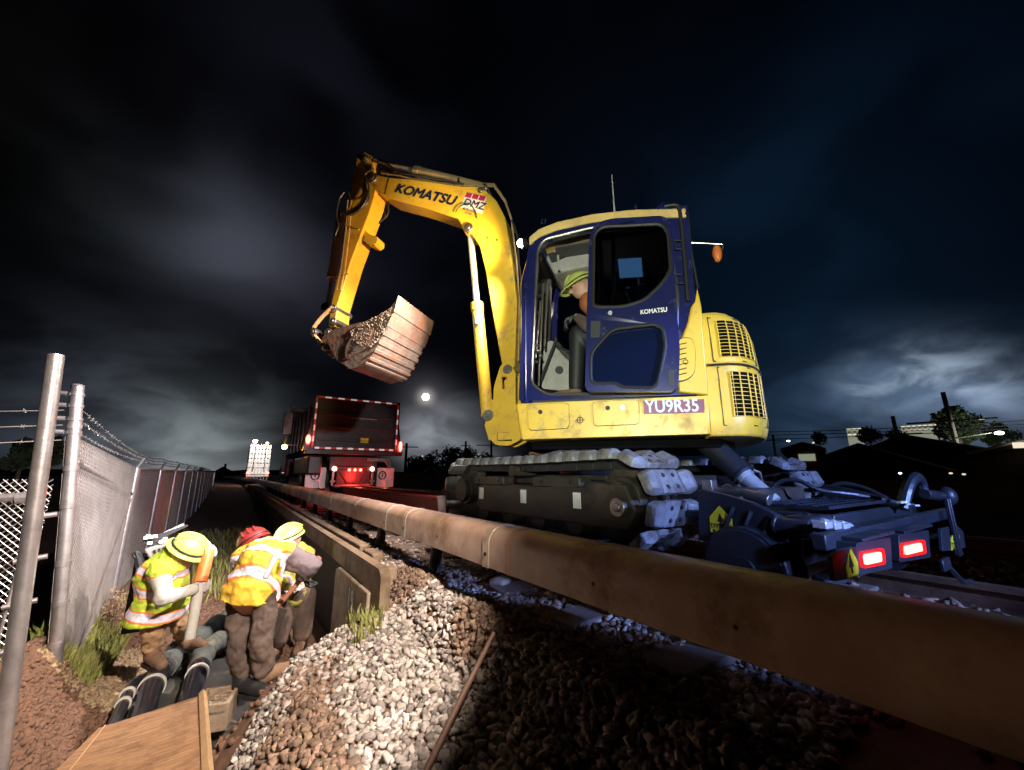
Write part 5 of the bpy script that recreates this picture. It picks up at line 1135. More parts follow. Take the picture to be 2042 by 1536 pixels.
limb(k,[v0,ch+V((-.02,0,0)),nk],[.17,.18,.12],18); limb(k,[sL,sL.lerp(eL,.15)],[.10,.075]); limb(k,[sR,sR.lerp(eR,.15)],[.10,.075]); k.loft([[v0+V((.19*math.cos(a),.19*math.sin(a),0)) for a in ang_],[v0+V((-.03+.20*math.cos(a),.20*math.sin(a),-.16)) for a in ang_]]); vest=k.build('vest',vestmat('lime_striped_vest',(.50,.66,.05),(.40,.50,.04),v0-WORLD[W1].translation,nk-v0,[(-.07,.026,.040),(.09,.026,.040),(.23,.02,.035)]),W1,remesh=.009,wrk=.05)
k=MB(); limb(k,[sL.lerp(eL,.3),eL,hL.lerp(eL,.12)],[.062,.058,.042]); k.build('sleeve','pslv',W1,remesh=.009,wrk=.03)
k=MB(); limb(k,[sR,eR,hR.lerp(eR,.15)],[.075,.062,.045]); k.build('sleeve','pslv',W1,remesh=.009,wrk=.03)
k=MB(); hand(k,hL-V((.04,0,0)),V((.9,.2,.1)),V((.1,.9,0)),curl=.9); k.build('glove','glove',W1,remesh=.006,smit=2)
k=MB(); hand(k,hR-V((.05,0,-.01)),V((.9,-.2,-.1)),V((0,0,-1)),curl=.8,thumb=-1); k.build('glove','glove',W1,remesh=.006,smit=2)
hat(W1,hc+V((.03,0,.03)),V((.45,-.35,.75)),fw,'hatg',.118,full=True)
boot(W1,fL-V((0,0,.04)),V((.4,-.8,0)),'boot',.26); boot(W1,fR-V((0,0,.04)),V((.7,-.5,0)),'boot',.25)
a=far(416,1098,4.5); b=far(398,1166,4.38); c=far(378,1275,4.30)
t=thing('digging_tube','orange topped white tube held upright by the lime-helmeted worker','tube',tuple(c))
k=MB(); k.cyl(b-(b-a)*.05,a,.048,n=20); k.build('orange_grip','orange',t,bevel=.004)
k=MB(); k.cyl(c,b,.036,n=18); k.build('lower_tube','pslv',t); 
# ---- bent worker
W2=thing('person','worker with red helmet bending over in a yellow and orange vest and dark trousers','person',tuple(hz(500,1385,-.95)))
d0=3.72
fL,fR=far(478,1368,3.72),far(520,1362,3.66); hpL,hpR=far(480,1188,3.78),far(525,1186,3.70); kL,kR=far(474,1285,3.70),far(522,1282,3.62)
pel=(hpL+hpR)/2; ch=far(520,1130,3.80); nk=far(540,1092,3.98); hc=far(508,1088,4.16); sL,sR=far(488,1110,3.98),far(572,1102,3.82); eL,hL=far(480,1160,4.15),far(540,1190,4.1); eR,hR=far(618,1128,3.80),far(600,1150,3.86)
k=MB(); limb(k,[pel,ch,nk],[.13,.15,.07]); limb(k,[nk,hc],[.06,.06]); limb(k,[hpL,kL,fL+V((0,0,.1))],[.06,.035,.03]); limb(k,[hpR,kR,fR+V((0,0,.1))],[.06,.035,.03]); limb(k,[sL,eL,hL],[.045,.03,.026]); limb(k,[sR,eR,hR],[.045,.028,.026]); head(k,hc,V((-.4,.6,.4)),V((.1,.6,-.8))); k.build('body','skin',W2,remesh=.012)
k=MB(); limb(k,[pel+V((0,0,.02)),hpL,kL,fL+V((0,0,.10))],[.125,.092,.066,.070]); limb(k,[pel,hpR,kR,fR+V((0,0,.10))],[.125,.096,.070,.075]); k.build('trousers','brn',W2,remesh=.009,wrk=.06)
k=MB(); v0=far(503,1158,3.76); limb(k,[v0,ch+V((0,0,.0)),far(535,1108,3.92)],[.155,.175,.145],18); limb(k,[sL,far(525,1115,3.95)],[.09,.16]); limb(k,[sR,far(535,1115,3.88)],[.09,.16]); k.loft([[v0+V((.02+.17*math.cos(a),.17*math.sin(a),.02)) for a in ang_],[v0+V((.0+.20*math.cos(a),.19*math.sin(a),-.13-.03*math.cos(a))) for a in ang_]]); vest=k.build('vest',vestmat('yellow_striped_vest',(.72,.56,.05),(.72,.40,.04),v0-WORLD[W2].translation,far(535,1108,3.92)-v0,[(-.04,.028,.046),(.13,.03,.046),(.30,.035,.05)]),W2,remesh=.009,wrk=.06)
k=MB(); limb(k,[far(530,1150,3.62),far(548,1112,3.66),far(556,1100,3.72)],[.02,.025,.02]); k.build('vest_strap','refl',vest)
k=MB(); limb(k,[sR,eR,hR.lerp(eR,.15)],[.085,.08,.055]); limb(k,[far(568,1120,3.84),far(600,1128,3.8)],[.07,.06]); k.build('sleeve','slv',W2,remesh=.009,wrk=.05)
k=MB(); limb(k,[sL,eL,hL.lerp(eL,.15)],[.07,.06,.045]); k.build('sleeve','slv',W2,remesh=.009,wrk=.05)
k=MB(); hand(k,hR+V((.02,0,.02)),V((.3,.1,-.8)),V((.6,0,-.3)),curl=.9); k.build('glove','rub',W2,remesh=.006,smit=2)
k=MB(); hand(k,hL,V((.9,.1,-.2)),V((0,0,-1)),curl=.9); k.build('glove','rub',W2,remesh=.006,smit=2)
h,_=hat(W2,hc+V((-.01,-.02,.03)),V((-.45,.35,.75)),V((.2,.8,-.4)),'hatr',.128)
k=MB(); k.tube(spline([far(560,1112,3.62),far(565,1130,3.6),far(560,1148,3.6),far(575,1150,3.62),far(582,1165,3.66)],6),.012,6); k.box(far(563,1122,3.6),(.03,.02,.05)); k.build('harness','refl',W2)
boot(W2,fL-V((0,0,.05)),V((.5,-.6,0)),'black'); boot(W2,fR-V((0,0,.03)),V((.8,.5,0)),'boot',.29)
t=thing('shovel','long red-brown handled shovel gripped by the bending worker','shovel',tuple(far(545,1215,3.9)))
k=MB(); a=far(637,1112,3.86); b=far(552,1212,3.92); k.tube([a,b],[.022,.018],12); k.build('handle','wood',t)
k=MB(); m_=a.lerp(b,.0); k.tube([a,a.lerp(b,.45)],[.034,.03],10,flat=.6); k.build('grip','wood',t)
k=MB(); c=far(535,1235,3.95); k.loft([[b+V((-.02,0,0)),b+V((.02,0,0)),b+V((.02,.015,0)),b+V((-.02,.015,0))],[b.lerp(c,.4)+V((-.10,0,0)),b.lerp(c,.4)+V((.10,0,0)),b.lerp(c,.4)+V((.10,.02,0)),b.lerp(c,.4)+V((-.10,.02,0))],[c+V((-.06,0,-.15)),c+V((.06,0,-.15)),c+V((.06,.01,-.15)),c+V((-.06,.01,-.15))]]); k.build('blade','steel',t,bevel=.003)
# ---- rear worker with headlamp
W3=thing('person','worker in yellow helmet with a lit headlamp standing in the trench behind the bending worker','person',tuple(far(600,1200,4.75)))
hc=far(579,1074,4.90); nk=far(590,1094,4.95); ch=far(592,1130,5.0); pel=far(590,1180,5.0); sL,sR=far(568,1108,4.85),far(610,1106,5.05); eL,hL=far(562,1140,4.8),far(580,1160,4.7); eR,hR=far(614,1140,5.0),far(600,1165,4.85)
zf=-.93; fL=V((pel.x-.12,pel.y,zf)); fR=V((pel.x+.12,pel.y+.1,zf))
k=MB(); limb(k,[pel,ch,nk],[.13,.14,.06]); limb(k,[nk,hc],[.055,.055]); fwd=V((-.85,-.35,-.45)); Rm=head(k,hc,V((-.25,-.1,.9)),fwd,.105); limb(k,[pel+V((-.09,0,0)),pel+V((-.11,0,-.42)),fL+V((0,0,.1))],[.08,.06,.045]); limb(k,[pel+V((.09,0,0)),pel+V((.11,.05,-.42)),fR+V((0,0,.1))],[.08,.06,.045]); limb(k,[sL,eL,hL],[.05,.04,.03]); limb(k,[sR,eR,hR],[.05,.04,.03]); k.build('body','skin',W3,remesh=.01,smit=2)
faceparts(W3,hc,Rm,.105)
k=MB(); limb(k,[pel,pel+V((-.09,0,-.05)),pel+V((-.11,0,-.42)),fL+V((0,0,.12))],[.14,.11,.09,.08]); limb(k,[pel,pel+V((.09,0,-.05)),pel+V((.11,.05,-.42)),fR+V((0,0,.12))],[.14,.11,.09,.08]); k.build('trousers','brn',W3,remesh=.014)
k=MB(); limb(k,[pel,ch,nk+V((0,0,-.04))],[.14,.15,.10],18); limb(k,[sL,nk-V((0,0,.05))],[.09,.12]); limb(k,[sR,nk-V((0,0,.05))],[.09,.12]); limb(k,[sL,eL,hL.lerp(eL,.2)],[.08,.065,.045]); limb(k,[sR,eR,hR.lerp(eR,.2)],[.08,.065,.045]); k.build('jacket','oliv',W3,remesh=.013,wrk=.05)
k=MB(); hand(k,hL,V((.6,.1,-.7)),V((.5,0,-.3))); hand(k,hR,V((-.6,-.1,-.7)),V((-.5,0,-.3)),thumb=-1); k.build('glove','glove',W3,remesh=.006,smit=2)
h,Rh=hat(W3,hc+Rm@V((0,0,.035)),Rm@V((.1,0,1)),fwd,'haty',.12,bf=.035)
k=MB(); c=hc+Rm@V((.15,.03,.055)); k.ell(c,.026); k.build('headlamp','hl',h)
HLP=c+V((-.06,-.05,-.03))
boot(W3,fL,V((-.5,-.8,0)),'boot'); boot(W3,fR,V((-.3,-.9,0)),'boot')
# ---- operator in the cab
l0=.60
def C(px,py,l=l0): return E(*ex(px,py,l),l)
hc=C(1159,572); W4=thing('person','operator in a yellow-green helmet and orange vest seated in the excavator cab looking down','person',tuple(E(-.1,1.42,l0)))
nk=C(1178,592); ch=E(-.22,2.08,l0); pel=E(-.14,1.80,l0); kn=C(1152,665,.68); ft=E(ex(1148,772,.68)[0],1.50,.68); kn2=C(1150,668,.50); ft2=E(ex(1150,765,.5)[0],1.50,.50)
sA,eA,hA=E(-.12,2.22,.78),C(1172,650,.80),C(1150,632,.72); sB,eB,hB=E(-.12,2.22,.44),C(1166,648,.42),C(1148,640,.50)
k=MB(); limb(k,[pel,ch,nk],[.13,.14,.06]); limb(k,[nk,hc],[.055,.06]); fwd=XF+XL*.25+V((0,0,-.35)); Rm=head(k,hc,V((0,0,1))+XF*.35,fwd,.10); limb(k,[pel+XL*.08,kn,ft],[.08,.06,.04]); limb(k,[pel-XL*.08,kn2,ft2],[.08,.06,.04]); limb(k,[sA,eA,hA],[.05,.04,.03]); limb(k,[sB,eB,hB],[.05,.04,.03]); k.build('body','skin',W4,remesh=.010,smit=2)
faceparts(W4,hc,Rm,.10)
k=MB(); limb(k,[pel,pel+XL*.08,kn,ft+V((0,0,.05))],[.14,.10,.075,.062]); limb(k,[pel,pel-XL*.08,kn2,ft2+V((0,0,.05))],[.14,.10,.075,.062]); k.build('trousers','black',W4,remesh=.012)
k=MB(); limb(k,[pel+V((0,0,.05)),ch,nk-V((0,0,.06))],[.16,.18,.11]); limb(k,[sA,ch],[.09,.15]); limb(k,[sB,ch],[.09,.15]); k.build('vest','dorg',W4,remesh=.013)
k=MB(); limb(k,[sA,eA,hA.lerp(eA,.2)],[.075,.062,.045]); limb(k,[sB,eB,hB.lerp(eB,.2)],[.075,.062,.045]); k.build('sleeve','brn',W4,remesh=.012)
k=MB(); hand(k,hA,XF+V((0,0,-.3)),V((0,0,-1)),curl=1); hand(k,hB,XF+V((0,0,-.3)),V((0,0,-1)),curl=1,thumb=-1); k.build('glove','dgrey',W4,remesh=.006,smit=2)
hat(W4,hc+Rm@V((0,0,.03)),Rm@V((.12,0,1)),fwd,'hatg',.125,bf=.06)
k=MB(); s_=Rm@V((0,1,0))
for g_ in(-1,1): k.tube([hc+Rm@V((.085,g_*.07,.015)),hc+Rm@V((0,g_*.085,.015))],.004,5); k.tube([hc+Rm@V((.095+.0*math.cos(a),g_*.035+.024*math.cos(a),.008+.017*math.sin(a))) for a in [i*math.pi/5 for i in range(11)]],.003,5)
k.build('glasses','steel',W4)
boot(W4,ft-V((0,0,.08)),XF,'boot',.27); boot(W4,ft2-V((0,0,.08)),XF,'boot',.27)
# ================================================================ BACKGROUND
def tree(label,px,py_top,py_bot,wpx,dist,n,seed,group=None,nm='tree',flat=1.):
    a=far(px,py_top,dist); b=far(px,py_bot,dist); w=(far(px+wpx/2,py_bot,dist)-far(px-wpx/2,py_bot,dist)).length/2; h=a.z-b.z; r=random.Random(seed); base=V((b.x,b.y,-.2))
    t=thing(nm,label,'tree',tuple(base),group=group); k=MB(); cl=[]
    for i in range(26):
        an=r.uniform(0,6.28); rr=w*r.uniform(.1,.72); zz=b.z+h*(.05+.8*r.random()*(1-.5*rr/w)); cl.append((V((b.x+math.cos(an)*rr,b.y+math.sin(an)*rr,zz)),w*r.uniform(.28,.45)))
    cl.append((V((b.x,b.y,b.z+h*.72)),w*.4))
    top=max(c.z+R_*flat for c,R_ in cl); s=w*.075+.05
    for i in range(n):
        c,R_=r.choice(cl); d=V((r.gauss(0,1),r.gauss(0,1),r.gauss(0,.8))).normalized()*R_*r.uniform(.55,1.08); p=c+d
        if p.z>a.z+h*.05: p.z=a.z-r.random()*h*.1
        u=V((r.uniform(-1,1),r.uniform(-1,1),r.uniform(-1,1))).normalized(); v=u.orthogonal().normalized(); q=s*r.uniform(.6,1.5); k.add([p-u*q,p+v*q*.6,p+u*q,p-v*q*.6],[(0,1,2,3)])
    k.build('crown','leaf',t,weld=False,smooth=False)
    k=MB(); k.tube([base,V((b.x,b.y,b.z+h*.5))],[w*.09+.05,w*.05],8)
    for c,R_ in cl[:5]: k.tube([V((b.x,b.y,max(0,b.z+h*.15))),c],[w*.04,w*.015],6)
    k.build('trunk','bark',t); return t
tree('big rounded tree behind the tall utility pole on the right',1915,800,880,110,42,3200,51)
tree('small round tree silhouette right of the excavator',1633,857,885,40,60,900,52)
tree('low tree between the lit buildings on the right',1735,848,880,60,55,1200,53)
tree('tree beside the far edge of the big roof',1790,852,880,50,60,800,54)
tree('dark tree at the right edge of the picture',1995,842,885,90,50,1600,55)
hx_=[(830,905,950,60),(862,893,950,70),(900,884,950,70),(938,886,950,60),(965,890,950,40)]
for i,(a,b,c,w) in enumerate(hx_): tree(['tree on the left shoulder of the wooded rise behind the dump truck','tree left of the highest crown on the wooded rise','highest tree crown on the wooded rise behind the truck','tree right of the highest crown on the wooded rise','thin ragged tree nearest the excavator track on the wooded rise'][i],a,b,c,w,62,1500,60+i)
tree('dark tree behind the cross fence at the left edge',40,868,930,90,16,1500,70); tree('dark tree showing between pole and corner post',100,855,925,60,18,900,71)
tree('tree at the far end of the slatted fence',400,930,945,26,110,300,72)
def house(label,pts,dist,depth,m='drk',wall='drk2',wpx=None):
    """gable seen end-on: pts=(left eave, apex, right eave, base y)"""
    (lx,ly),(ax,ay),(rx_,ry),by=pts; P=[far(lx,ly,dist),far(ax,ay,dist),far(rx_,ry,dist)]; zb=-.3
    n=(P[2]-P[0]); n.z=0; n.normalize(); back=V((-n.y,n.x,0)); 
    if back.dot(P[0]-O)<0: back=-back
    t=thing('house',label,'house',((P[0].x+P[2].x)/2,(P[0].y+P[2].y)/2,zb)); k=MB()
    q=[V((P[0].x,P[0].y,zb)),V((P[2].x,P[2].y,zb)),P[2]-V((0,0,.2)),P[1]-V((0,0,.25)),P[0]-V((0,0,.2))]; k.add(q+[p+back*depth for p in q],[(0,1,2,3,4),(9,8,7,6,5),(0,5,6,1),(1,6,7,2),(2,7,8,3),(3,8,9,4),(4,9,5,0)]); k.build('wall',wall,t)
    k=MB(); f=back*-.5
    q=[P[0]-n*.4+V((0,0,-.1)),P[1],P[2]+n*.4+V((0,0,-.1)),P[2]+n*.4+V((0,0,-.28)),P[1]-V((0,0,.2)),P[0]-n*.4-V((0,0,.28))]; k.loft([[p+f for p in q],[p+back*(depth+.5) for p in q]]); rf=k.build('roof',m,t)
    k=MB(); k.tube([q[0]+f*1.02,q[1]+f*1.02],.05,5); k.tube([q[1]+f*1.02,q[2]+f*1.02],.05,5); k.build('fascia','white',rf)
    return t,P,n,back
t,P,n,bk_=house('large dark house with a wide low gable roof right of the excavator',((1625,918),(1712,886),(1880,935),955),30,12)
for u,v,w,h in((.80,.55,.5,.8),): c=P[0].lerp(P[2],u)-bk_*.02; k=MB(); k.box(c-V((0,0,1.0)),(.22,.1,.35),Matrix.Rotation(math.atan2(n.y,n.x),3,'Z')); k.build('window','lit',t)
t,P,n,bk_=house('small dark house with a pale gable edge behind the dump truck',((848,945),(861,931),(872,945),952),45,6)
t,P,n,bk_=house('dim tan house with a lit wall beyond the far crawler',((1575,893),(1600,884),(1626,893),915),26,8)
k=MB(); c=P[0].lerp(P[2],.62)-bk_*.03; k.box(c-V((0,0,.5)),(.7,.08,.35),Matrix.Rotation(math.atan2(n.y,n.x),3,'Z')); k.build('window','lit',t)
t,P,n,bk_=house('dark house with a hipped roof at the far end of the fence',((428,942),(445,931),(466,943),948),85,8)
house('long dark house behind the low tree with a red-edged roof',((1740,893),(1800,868),(1990,900),950),36,12)
t,P,n,bk_=house('house at the right edge with a warm lit window',((1960,900),(2080,870),(2200,905),955),24,10)
k=MB(); c=far(2034,888,23.3); k.box(c,(.34,.08,.2),Matrix.Rotation(math.atan2(n.y,n.x),3,'Z')); k.build('window','town',t)
# lit distant buildings
def lblock(label,px0,px1,py0,py1,dist,rows,cols):
    a=far(px0,py1,dist); b=far(px1,py0,dist); n=V((b.x-a.x,b.y-a.y,0)); w=n.length; n.normalize(); bk=V((-n.y,n.x,0)); bk=bk if bk.dot(a-O)>0 else -bk; t=thing('lit_building',label,'building',(a.x,a.y,-.3)); k=MB()
    q=[V((a.x,a.y,-.3)),V((b.x,b.y,-.3)),V((b.x,b.y,b.z)),V((a.x,a.y,b.z))]; k.loft([q,[p+bk*10 for p in q]]); k.build('wall','lit',t)
    for i in range(rows):
        k=MB()
        for j in range(cols):
            c=a+n*w*(j+.5)/cols; c.z=a.z+(b.z-a.z)*(i+.55)/rows; k.box(c-bk*.1,(w/cols*.7,.1,(b.z-a.z)/rows*.35),Matrix.Rotation(math.atan2(n.y,n.x),3,'Z'))
        k.build('window_row','town' if (i+cols)%2 else 'drk',t)
lblock('pale lit building left of the short utility pole',1690,1718,853,870,90,3,3)
lblock('long pale lit building between the two utility poles',1798,1872,845,862,90,3,7)
# utility poles
def upole(label,px,py,dist,arms,lamp=False,group=None,lean=.0,lit=False,r=.16):
    top=far(px,py,dist); base=V((top.x+lean,top.y,-.3)); t=thing('utility_pole',label,'utility pole',tuple(base)); k=MB(); k.tube([base,top],[r*1.25,r],10); k.build('post','pole',t)
    d=(top-O); d.z=0; d.normalize(); s=V((d.y,-d.x,0))
    for z,w in arms: k=MB(); c=top-V((0,0,z)); k.tube([c-s*w,c+s*w],.07,5); k.build('crossarm','pole',t)
    if lamp:
        k=MB(); c=top-V((0,0,lamp)); k.tube([c,c+s*1.6+V((0,0,.25))],.05,6); k.build('lamp_arm','pole',t); k=MB(); k.ell(c+s*1.9+V((0,0,.2)),(.28,.2,.1)); k.build('lamp_head','townw',t); return c+s*1.9
tops=[far(1541,882,70),far(1780,830,48),far(1880,782,38)]
LP=upole('tall leaning utility pole with a bright street lamp in front of the big tree',1880,782,38,((1.9,2.0),(4.8,1.9),(5.4,1.5)),3.0,lean=.8,r=.12)
upole('shorter utility pole between the lit buildings',1780,830,48,((1.6,1.6),),2.4,lean=.3,r=.14)
upole('distant utility pole just right of the counterweight',1541,868,75,((.8,1.2),),1.2)
upole('utility pole close to the swing bracket behind the crawler',980,880,60,((.6,2.2),),0)
upole('small pole above the wooded rise',929,880,65,((.7,.8),),0); upole('pole just right of the dump truck tail lamp',811,884,55,((.5,1.5),),0); upole('lone pole at the far end of the slatted fence',450,925,80,(),0)
for (a,b,lab) in (((1500,862),(2060,838),'upper power line crossing behind the excavator to the right edge'),((1500,868),(2060,846),'middle power line crossing behind the excavator to the right edge'),((1500,876),(2060,852),'lowest power line crossing the sky on the right')):
    A_=far(*a,46); B_=far(*b,40); k=MB(); P=[A_.lerp(B_,i/14) for i in range(15)]
    for i,p in enumerate(P): p.z-=.5*4*(i/14)*(1-i/14)*.3
    k.tube(P,.028,4); tag(k.build('power_line','black',None),lab,'cable')
# low wall line beyond the second track, far glints
k=MB(); a=far(1640,957,22); b=far(2100,962,18); n=(b-a).normalized(); k.loft([[V((a.x,a.y,-.4)),V((b.x,b.y,-.4)),V((b.x,b.y,b.z)),V((a.x,a.y,a.z))],[V((a.x,a.y,-.4))+V((.1,.15,0)),V((b.x,b.y,-.4))+V((.1,.15,0)),V((b.x,b.y,b.z))+V((.1,.15,0)),V((a.x,a.y,a.z))+V((.1,.15,0))]])
tag(k.build('boundary_wall','drk2',None),'low dark boundary wall beyond the tracks on the right','wall')
k=MB(); a=far(745,942,40); b=far(905,945,36); k.loft([[V((a.x,a.y,-.4)),V((b.x,b.y,-.4)),b,a],[V((a.x,a.y,-.4))+V((0,.15,0)),V((b.x,b.y,-.4))+V((0,.15,0)),b+V((0,.15,0)),a+V((0,.15,0))]]); tag(k.build('boundary_wall','conc',None),'long low wall behind the dump truck and crawler','wall')
gl=[(898,914,70,'townw'),(920,914,70,'townw'),(932,908,70,'town'),(945,908,70,'town'),(955,908,70,'town'),(842,910,70,'town'),(1896,944,28,'town'),(1922,946,28,'town'),(1622,883,60,'town'),(1636,883,60,'town'),(380,944,100,'town'),(395,943,100,'townw'),(362,946,90,'town'),(412,944,100,'town'),(1905,868,60,'town'),(1795,944,26,'hl')]
for i,(a,b,d,m) in enumerate(gl):
    p=far(a,b,d); t=thing('street_lamp','small distant street lamp glimmering on the horizon','street lamp',(p.x,p.y,-.3),group='distant street lamps on the horizon'); k=MB(); s=d*.0019; k.ell(p,(s*1.3,s*1.3,s*.8),nu=8,nv=6); k.build('lamp_head',m,t); k=MB(); k.tube([V((p.x,p.y,-.3)),p],d*.0008,5); k.build('post','pole',t)
# moon
p=O+ray(849,792).normalized()*2000; k=MB(); k.ell(p,17,nu=32,nv=20); tag(k.build('moon','moon',None),'small bright moon low in the sky between truck and boom','moon',kind='structure')
# distant hills
k=MB(); r=random.Random(2); top=[];bot=[]
for i in range(121):
    px=-900+3800*i/120; h=4+3*noise.noise(V((px*.004,1,1)))+1.5*noise.noise(V((px*.02,3,1))); d=far(0 if False else 1021,945,1); 
    an=R(-60+200*i/120); bot.append(V((math.sin(an)*420,math.cos(an)*420,-3))); top.append(V((math.sin(an)*420,math.cos(an)*420,h)))
k.loft([bot,top,[p+V((p.x*.2,p.y*.2,0)) for p in top]],cap=False,closed=False); tag(k.build('hills','drk',None),kind='structure')
# ================================================================ LIGHT
def aim(o,t): o.rotation_euler=(V(t)-o.location).to_track_quat('-Z','Y').to_euler()
def spot(nm,loc,tgt,e,col,ang,blend=.3,size=.15):
    l=bpy.data.lights.new(nm,'SPOT'); l.energy=e; l.color=col; l.spot_size=R(ang); l.spot_blend=blend; l.shadow_soft_size=size; o=bpy.data.objects.new(nm,l); COL.objects.link(o); o.location=V(loc); aim(o,tgt); return o
def point(nm,loc,e,col,size=.05):
    l=bpy.data.lights.new(nm,'POINT'); l.energy=e; l.color=col; l.shadow_soft_size=size; o=bpy.data.objects.new(nm,l); COL.objects.link(o); o.location=V(loc); return o
ml=bpy.data.lights.new('moonlight','SUN'); ml.energy=.02; ml.angle=R(.5); ml.color=(.75,.82,1); mo=bpy.data.objects.new('moonlight',ml); COL.objects.link(mo); mo.location=(0,0,20); d=-ray(849,792); mo.rotation_euler=d.to_track_quat('-Z','Y').to_euler()
spot('boom_work_light',WLP,(-1.1,6.6,-.3),1500,(1,.86,.78),88,1.0,.05)
spot('boom_up_light',WLP+V((-.1,.0,.0)),(.7,5.6,4.1),360,(1,.62,.26),100,1.0,.05)
spot('trench_floodlight',(.9,-.6,3.2),(-.4,4.1,-.5),2000,(1,.84,.70),43,.3,.06)
spot('fence_near_fill',(1.0,1.2,2.9),(-1.11,6.8,.35),900,(1,.92,.92),36,.5,.06)  # unseen spot added to brighten the near fence panel
spot('fence_far_fill',(.8,2.0,1.35),(-1.11,10.5,.3),700,(.84,.82,1),44,.5,.06)  # unseen spot put in for the farther fence panels
cvl=spot('cover_fill',(-.7,-1.7,.8),(1.45,1.3,.50),13,(1,.60,.32),15,.5,.05); cvl.scale=(3.,1,1)  # added low spot, only there to light the cover's side
spot('site_floodlight',(-1.5,-1.5,1.2),(2.3,2.5,2.6),980,(.92,1,.80),46,.4,.1)
spot('rear_floodlight',(2.6,-3.5,1.9),(3.0,1.2,.75),1900,(.26,.40,1),32,.2,.1)
spot('rail_gear_side_fill',(.9,-1.6,1.5),(2.4,1.05,.6),380,(.25,.40,1),17,.3,.06)  # second blue spot, added for the rail gear's side plates and wheel
spot('truck_fill',(1.0,-1.0,2.1),(2.7,12,1.3),900,(1,.92,.9),17,.5,.08)  # added spot that reaches the truck's tailgate and mud flaps
point('cab_lamp',E(.15,2.62,.5),26,(1,.80,.62))
for p in TL: point('tail_lamp_light',p,.05,(1,.02,.02))
point('truck_lamp_light',(2.8,11.6,.75),36,(1,.03,.02)); point('truck_lamp_light',(1.45,11.6,1.8),4,(1,.03,.02)); point('truck_lamp_light',(4.15,11.6,1.6),4,(1,.03,.02)); point('amber_marker_light',AMB,4,(1,.40,.05))
spot('truck_work_light',T2+V((0,-3,0)),T2+V((0,5,-2)),1500,(1,.92,.88),60,.3,.2)
point('headlamp_light',HLP,3,(.7,.8,1))
if LP: point('street_lamp_light',LP-V((0,0,.4)),500,(.9,1,.9))
# ================================================================ WORLD
w=bpy.data.worlds.new('World'); S.world=w; w.use_nodes=True; nt=w.node_tree; N=nt.nodes; L=nt.links; N.clear()
out=N.new('ShaderNodeOutputWorld'); bg=N.new('ShaderNodeBackground'); b2=N.new('ShaderNodeBackground'); ad=N.new('ShaderNodeAddShader'); sky=N.new('ShaderNodeTexSky'); sky.sky_type='NISHITA'; sky.sun_disc=False; sky.sun_elevation=R(-8); sky.sun_rotation=R(0)
L.new(sky.outputs[0],b2.inputs[0]); b2.inputs[1].default_value=.02; L.new(bg.outputs[0],ad.inputs[0]); L.new(b2.outputs[0],ad.inputs[1]); L.new(ad.outputs[0],out.inputs[0])
tc=N.new('ShaderNodeTexCoord'); D_=tc.outputs['Generated']
def mth(op,a,b=None,c=None):
    n=N.new('ShaderNodeMath'); n.operation=op
    for i,x in enumerate((a,b,c)):
        if x is None: continue
        if isinstance(x,(int,float)): n.inputs[i].default_value=x
        else: L.new(x,n.inputs[i])
    return n.outputs[0]
def nz(scale,detail,rough,dist,stretch=(1,1,2.2),off=(0,0,0)):
    mp=N.new('ShaderNodeMapping'); mp.inputs['Scale'].default_value=stretch; mp.inputs['Location'].default_value=off; L.new(D_,mp.inputs[0])
    n=N.new('ShaderNodeTexNoise'); n.inputs['Scale'].default_value=scale; n.inputs['Detail'].default_value=detail; n.inputs['Roughness'].default_value=rough; n.inputs['Distortion'].default_value=dist; L.new(mp.outputs[0],n.inputs['Vector']); return n.outputs[0]
def mr(x,a,b,c=0,d=1):
    n=N.new('ShaderNodeMapRange'); n.interpolation_type='SMOOTHSTEP'; L.new(x,n.inputs[0]); n.inputs[1].default_value=a; n.inputs[2].default_value=b; n.inputs[3].default_value=c; n.inputs[4].default_value=d; return n.outputs[0]
n1=mr(nz(2.6,3,.45,.3,(1,1,1.5)),.4,.64); n2=mr(nz(6,5,.48,.4,(1,1,2.0),(3,1,2)),.38,.66); n3=mr(nz(11,6,.5,.5,(1,1,1.8),(7,2,5)),.36,.64)
acc=None
def patch(px,py,rad,col,k,n=None,n0=.2):
    global acc
    d=ray(px,py).normalized(); vm=N.new('ShaderNodeVectorMath'); vm.operation='DOT_PRODUCT'; nn=N.new('ShaderNodeVectorMath'); nn.operation='NORMALIZE'; L.new(D_,nn.inputs[0]); L.new(nn.outputs[0],vm.inputs[0]); vm.inputs[1].default_value=d
    g=mth('EXPONENT',mth('MULTIPLY',mth('SUBTRACT',1.0,vm.outputs['Value']),-1/(1-math.cos(R(rad)))))
    if n is not None: g=mth('MULTIPLY',g,mth('MULTIPLY_ADD',n,1-n0,n0))
    g=mth('MULTIPLY',g,k); v=N.new('ShaderNodeVectorMath'); v.operation='SCALE'; v.inputs[0].default_value=col; L.new(g,v.inputs['Scale'])
    if acc is None: acc=v.outputs[0]
    else: a=N.new('ShaderNodeVectorMath'); a.operation='ADD'; L.new(acc,a.inputs[0]); L.new(v.outputs[0],a.inputs[1]); acc=a.outputs[0]
patch(640,640,18,(.55,.58,1.),.012,n1,.4); patch(450,490,7,(.8,.86,1.15),.062,n1,.3); patch(560,560,7,(.8,.8,1),.02,n1,.2)
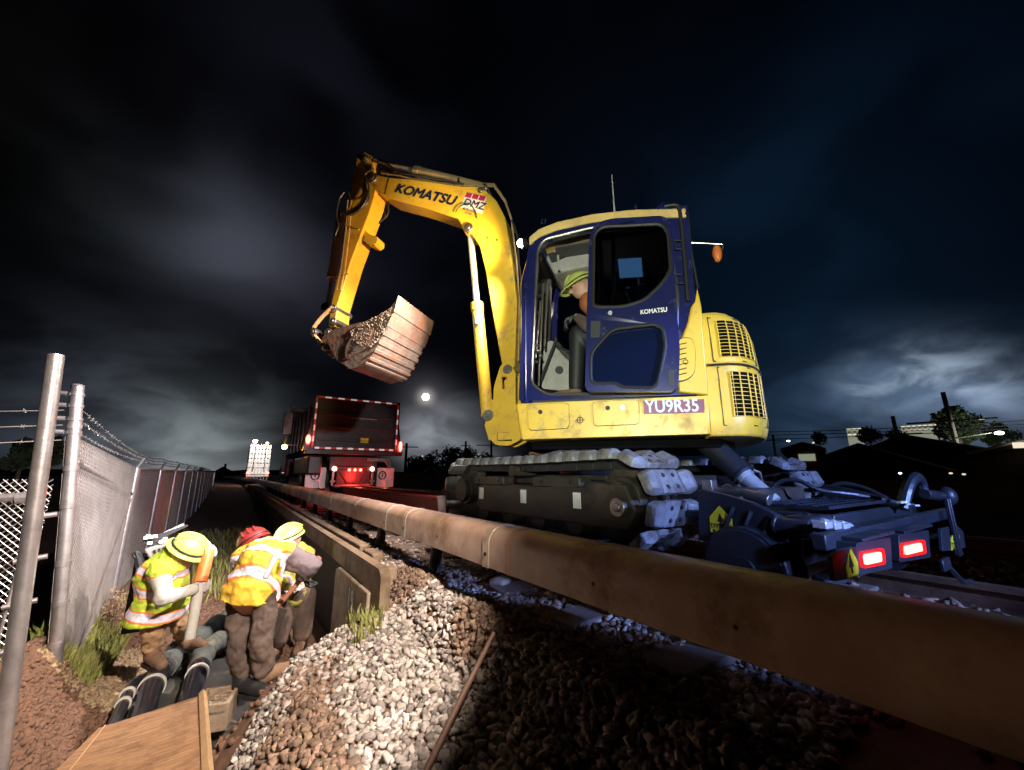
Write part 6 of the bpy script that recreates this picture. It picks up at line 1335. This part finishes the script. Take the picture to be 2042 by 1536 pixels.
patch(150,880,8,(.7,.85,1.15),.05,n2,.3); patch(380,905,7,(.9,1.05,1.12),.19,n2,.35); patch(430,930,4.5,(.95,1.05,1.05),.17,n2,.5); patch(250,790,8,(.7,.8,1),.016,n2,.2)
patch(880,880,5,(.92,1.,1.12),.30,n2,.35); patch(820,870,2.5,(.95,1.,1.1),.16,n3,.3); patch(930,900,4,(.9,1,1.1),.14,n2,.4)
patch(1560,600,22,(.12,.42,1.),.034,n1,.5); patch(1750,775,4.5,(.5,.8,1.25),.06,n2,.1); patch(1725,768,2.2,(.75,.95,1.1),.20,n3,.1); patch(1790,750,2.4,(.75,.95,1.1),.30,n3,.1); patch(1850,736,2.2,(.75,.92,1.1),.26,n3,.1); patch(1925,752,2.4,(.72,.9,1.15),.28,n3,.1); patch(1995,780,2.4,(.7,.9,1.15),.2,n3,.1); patch(1870,830,6,(.5,.75,1.25),.14,n2,.4); patch(1650,850,8,(.35,.65,1.2),.06,n2,.4); patch(2040,840,5,(.6,.8,1.15),.10,n2,.3)
patch(620,160,12,(.5,.55,.9),.010,n1,.1); patch(1150,330,14,(.4,.5,1.),.008,n1,.4); patch(40,250,9,(.5,.45,.5),.008,n1,.1); patch(200,420,7,(.3,.6,.35),.006,n1,.1)
patch(849,792,1.0,(1,.9,.85),.5); patch(849,792,3.2,(.9,.85,1),.05)
L.new(acc,bg.inputs[0]); bg.inputs[1].default_value=.62
# ================================================================ CAMERA, RENDER
c=bpy.data.cameras.new('camera'); c.sensor_width=36; c.lens=36*CF/2042; c.clip_start=.02; c.clip_end=6000; co=bpy.data.objects.new('camera',c); COL.objects.link(co); co.location=O; co.rotation_euler=(math.pi/2+CP,0,-CY); S.camera=co
S.render.engine='CYCLES'; S.view_settings.view_transform='Standard'; S.view_settings.look='None'; S.view_settings.exposure=.42; S.view_settings.gamma=1
S.cycles.use_denoising=True; S.cycles.max_bounces=6; S.cycles.sample_clamp_indirect=3
S.render.resolution_x=1024; S.render.resolution_y=770
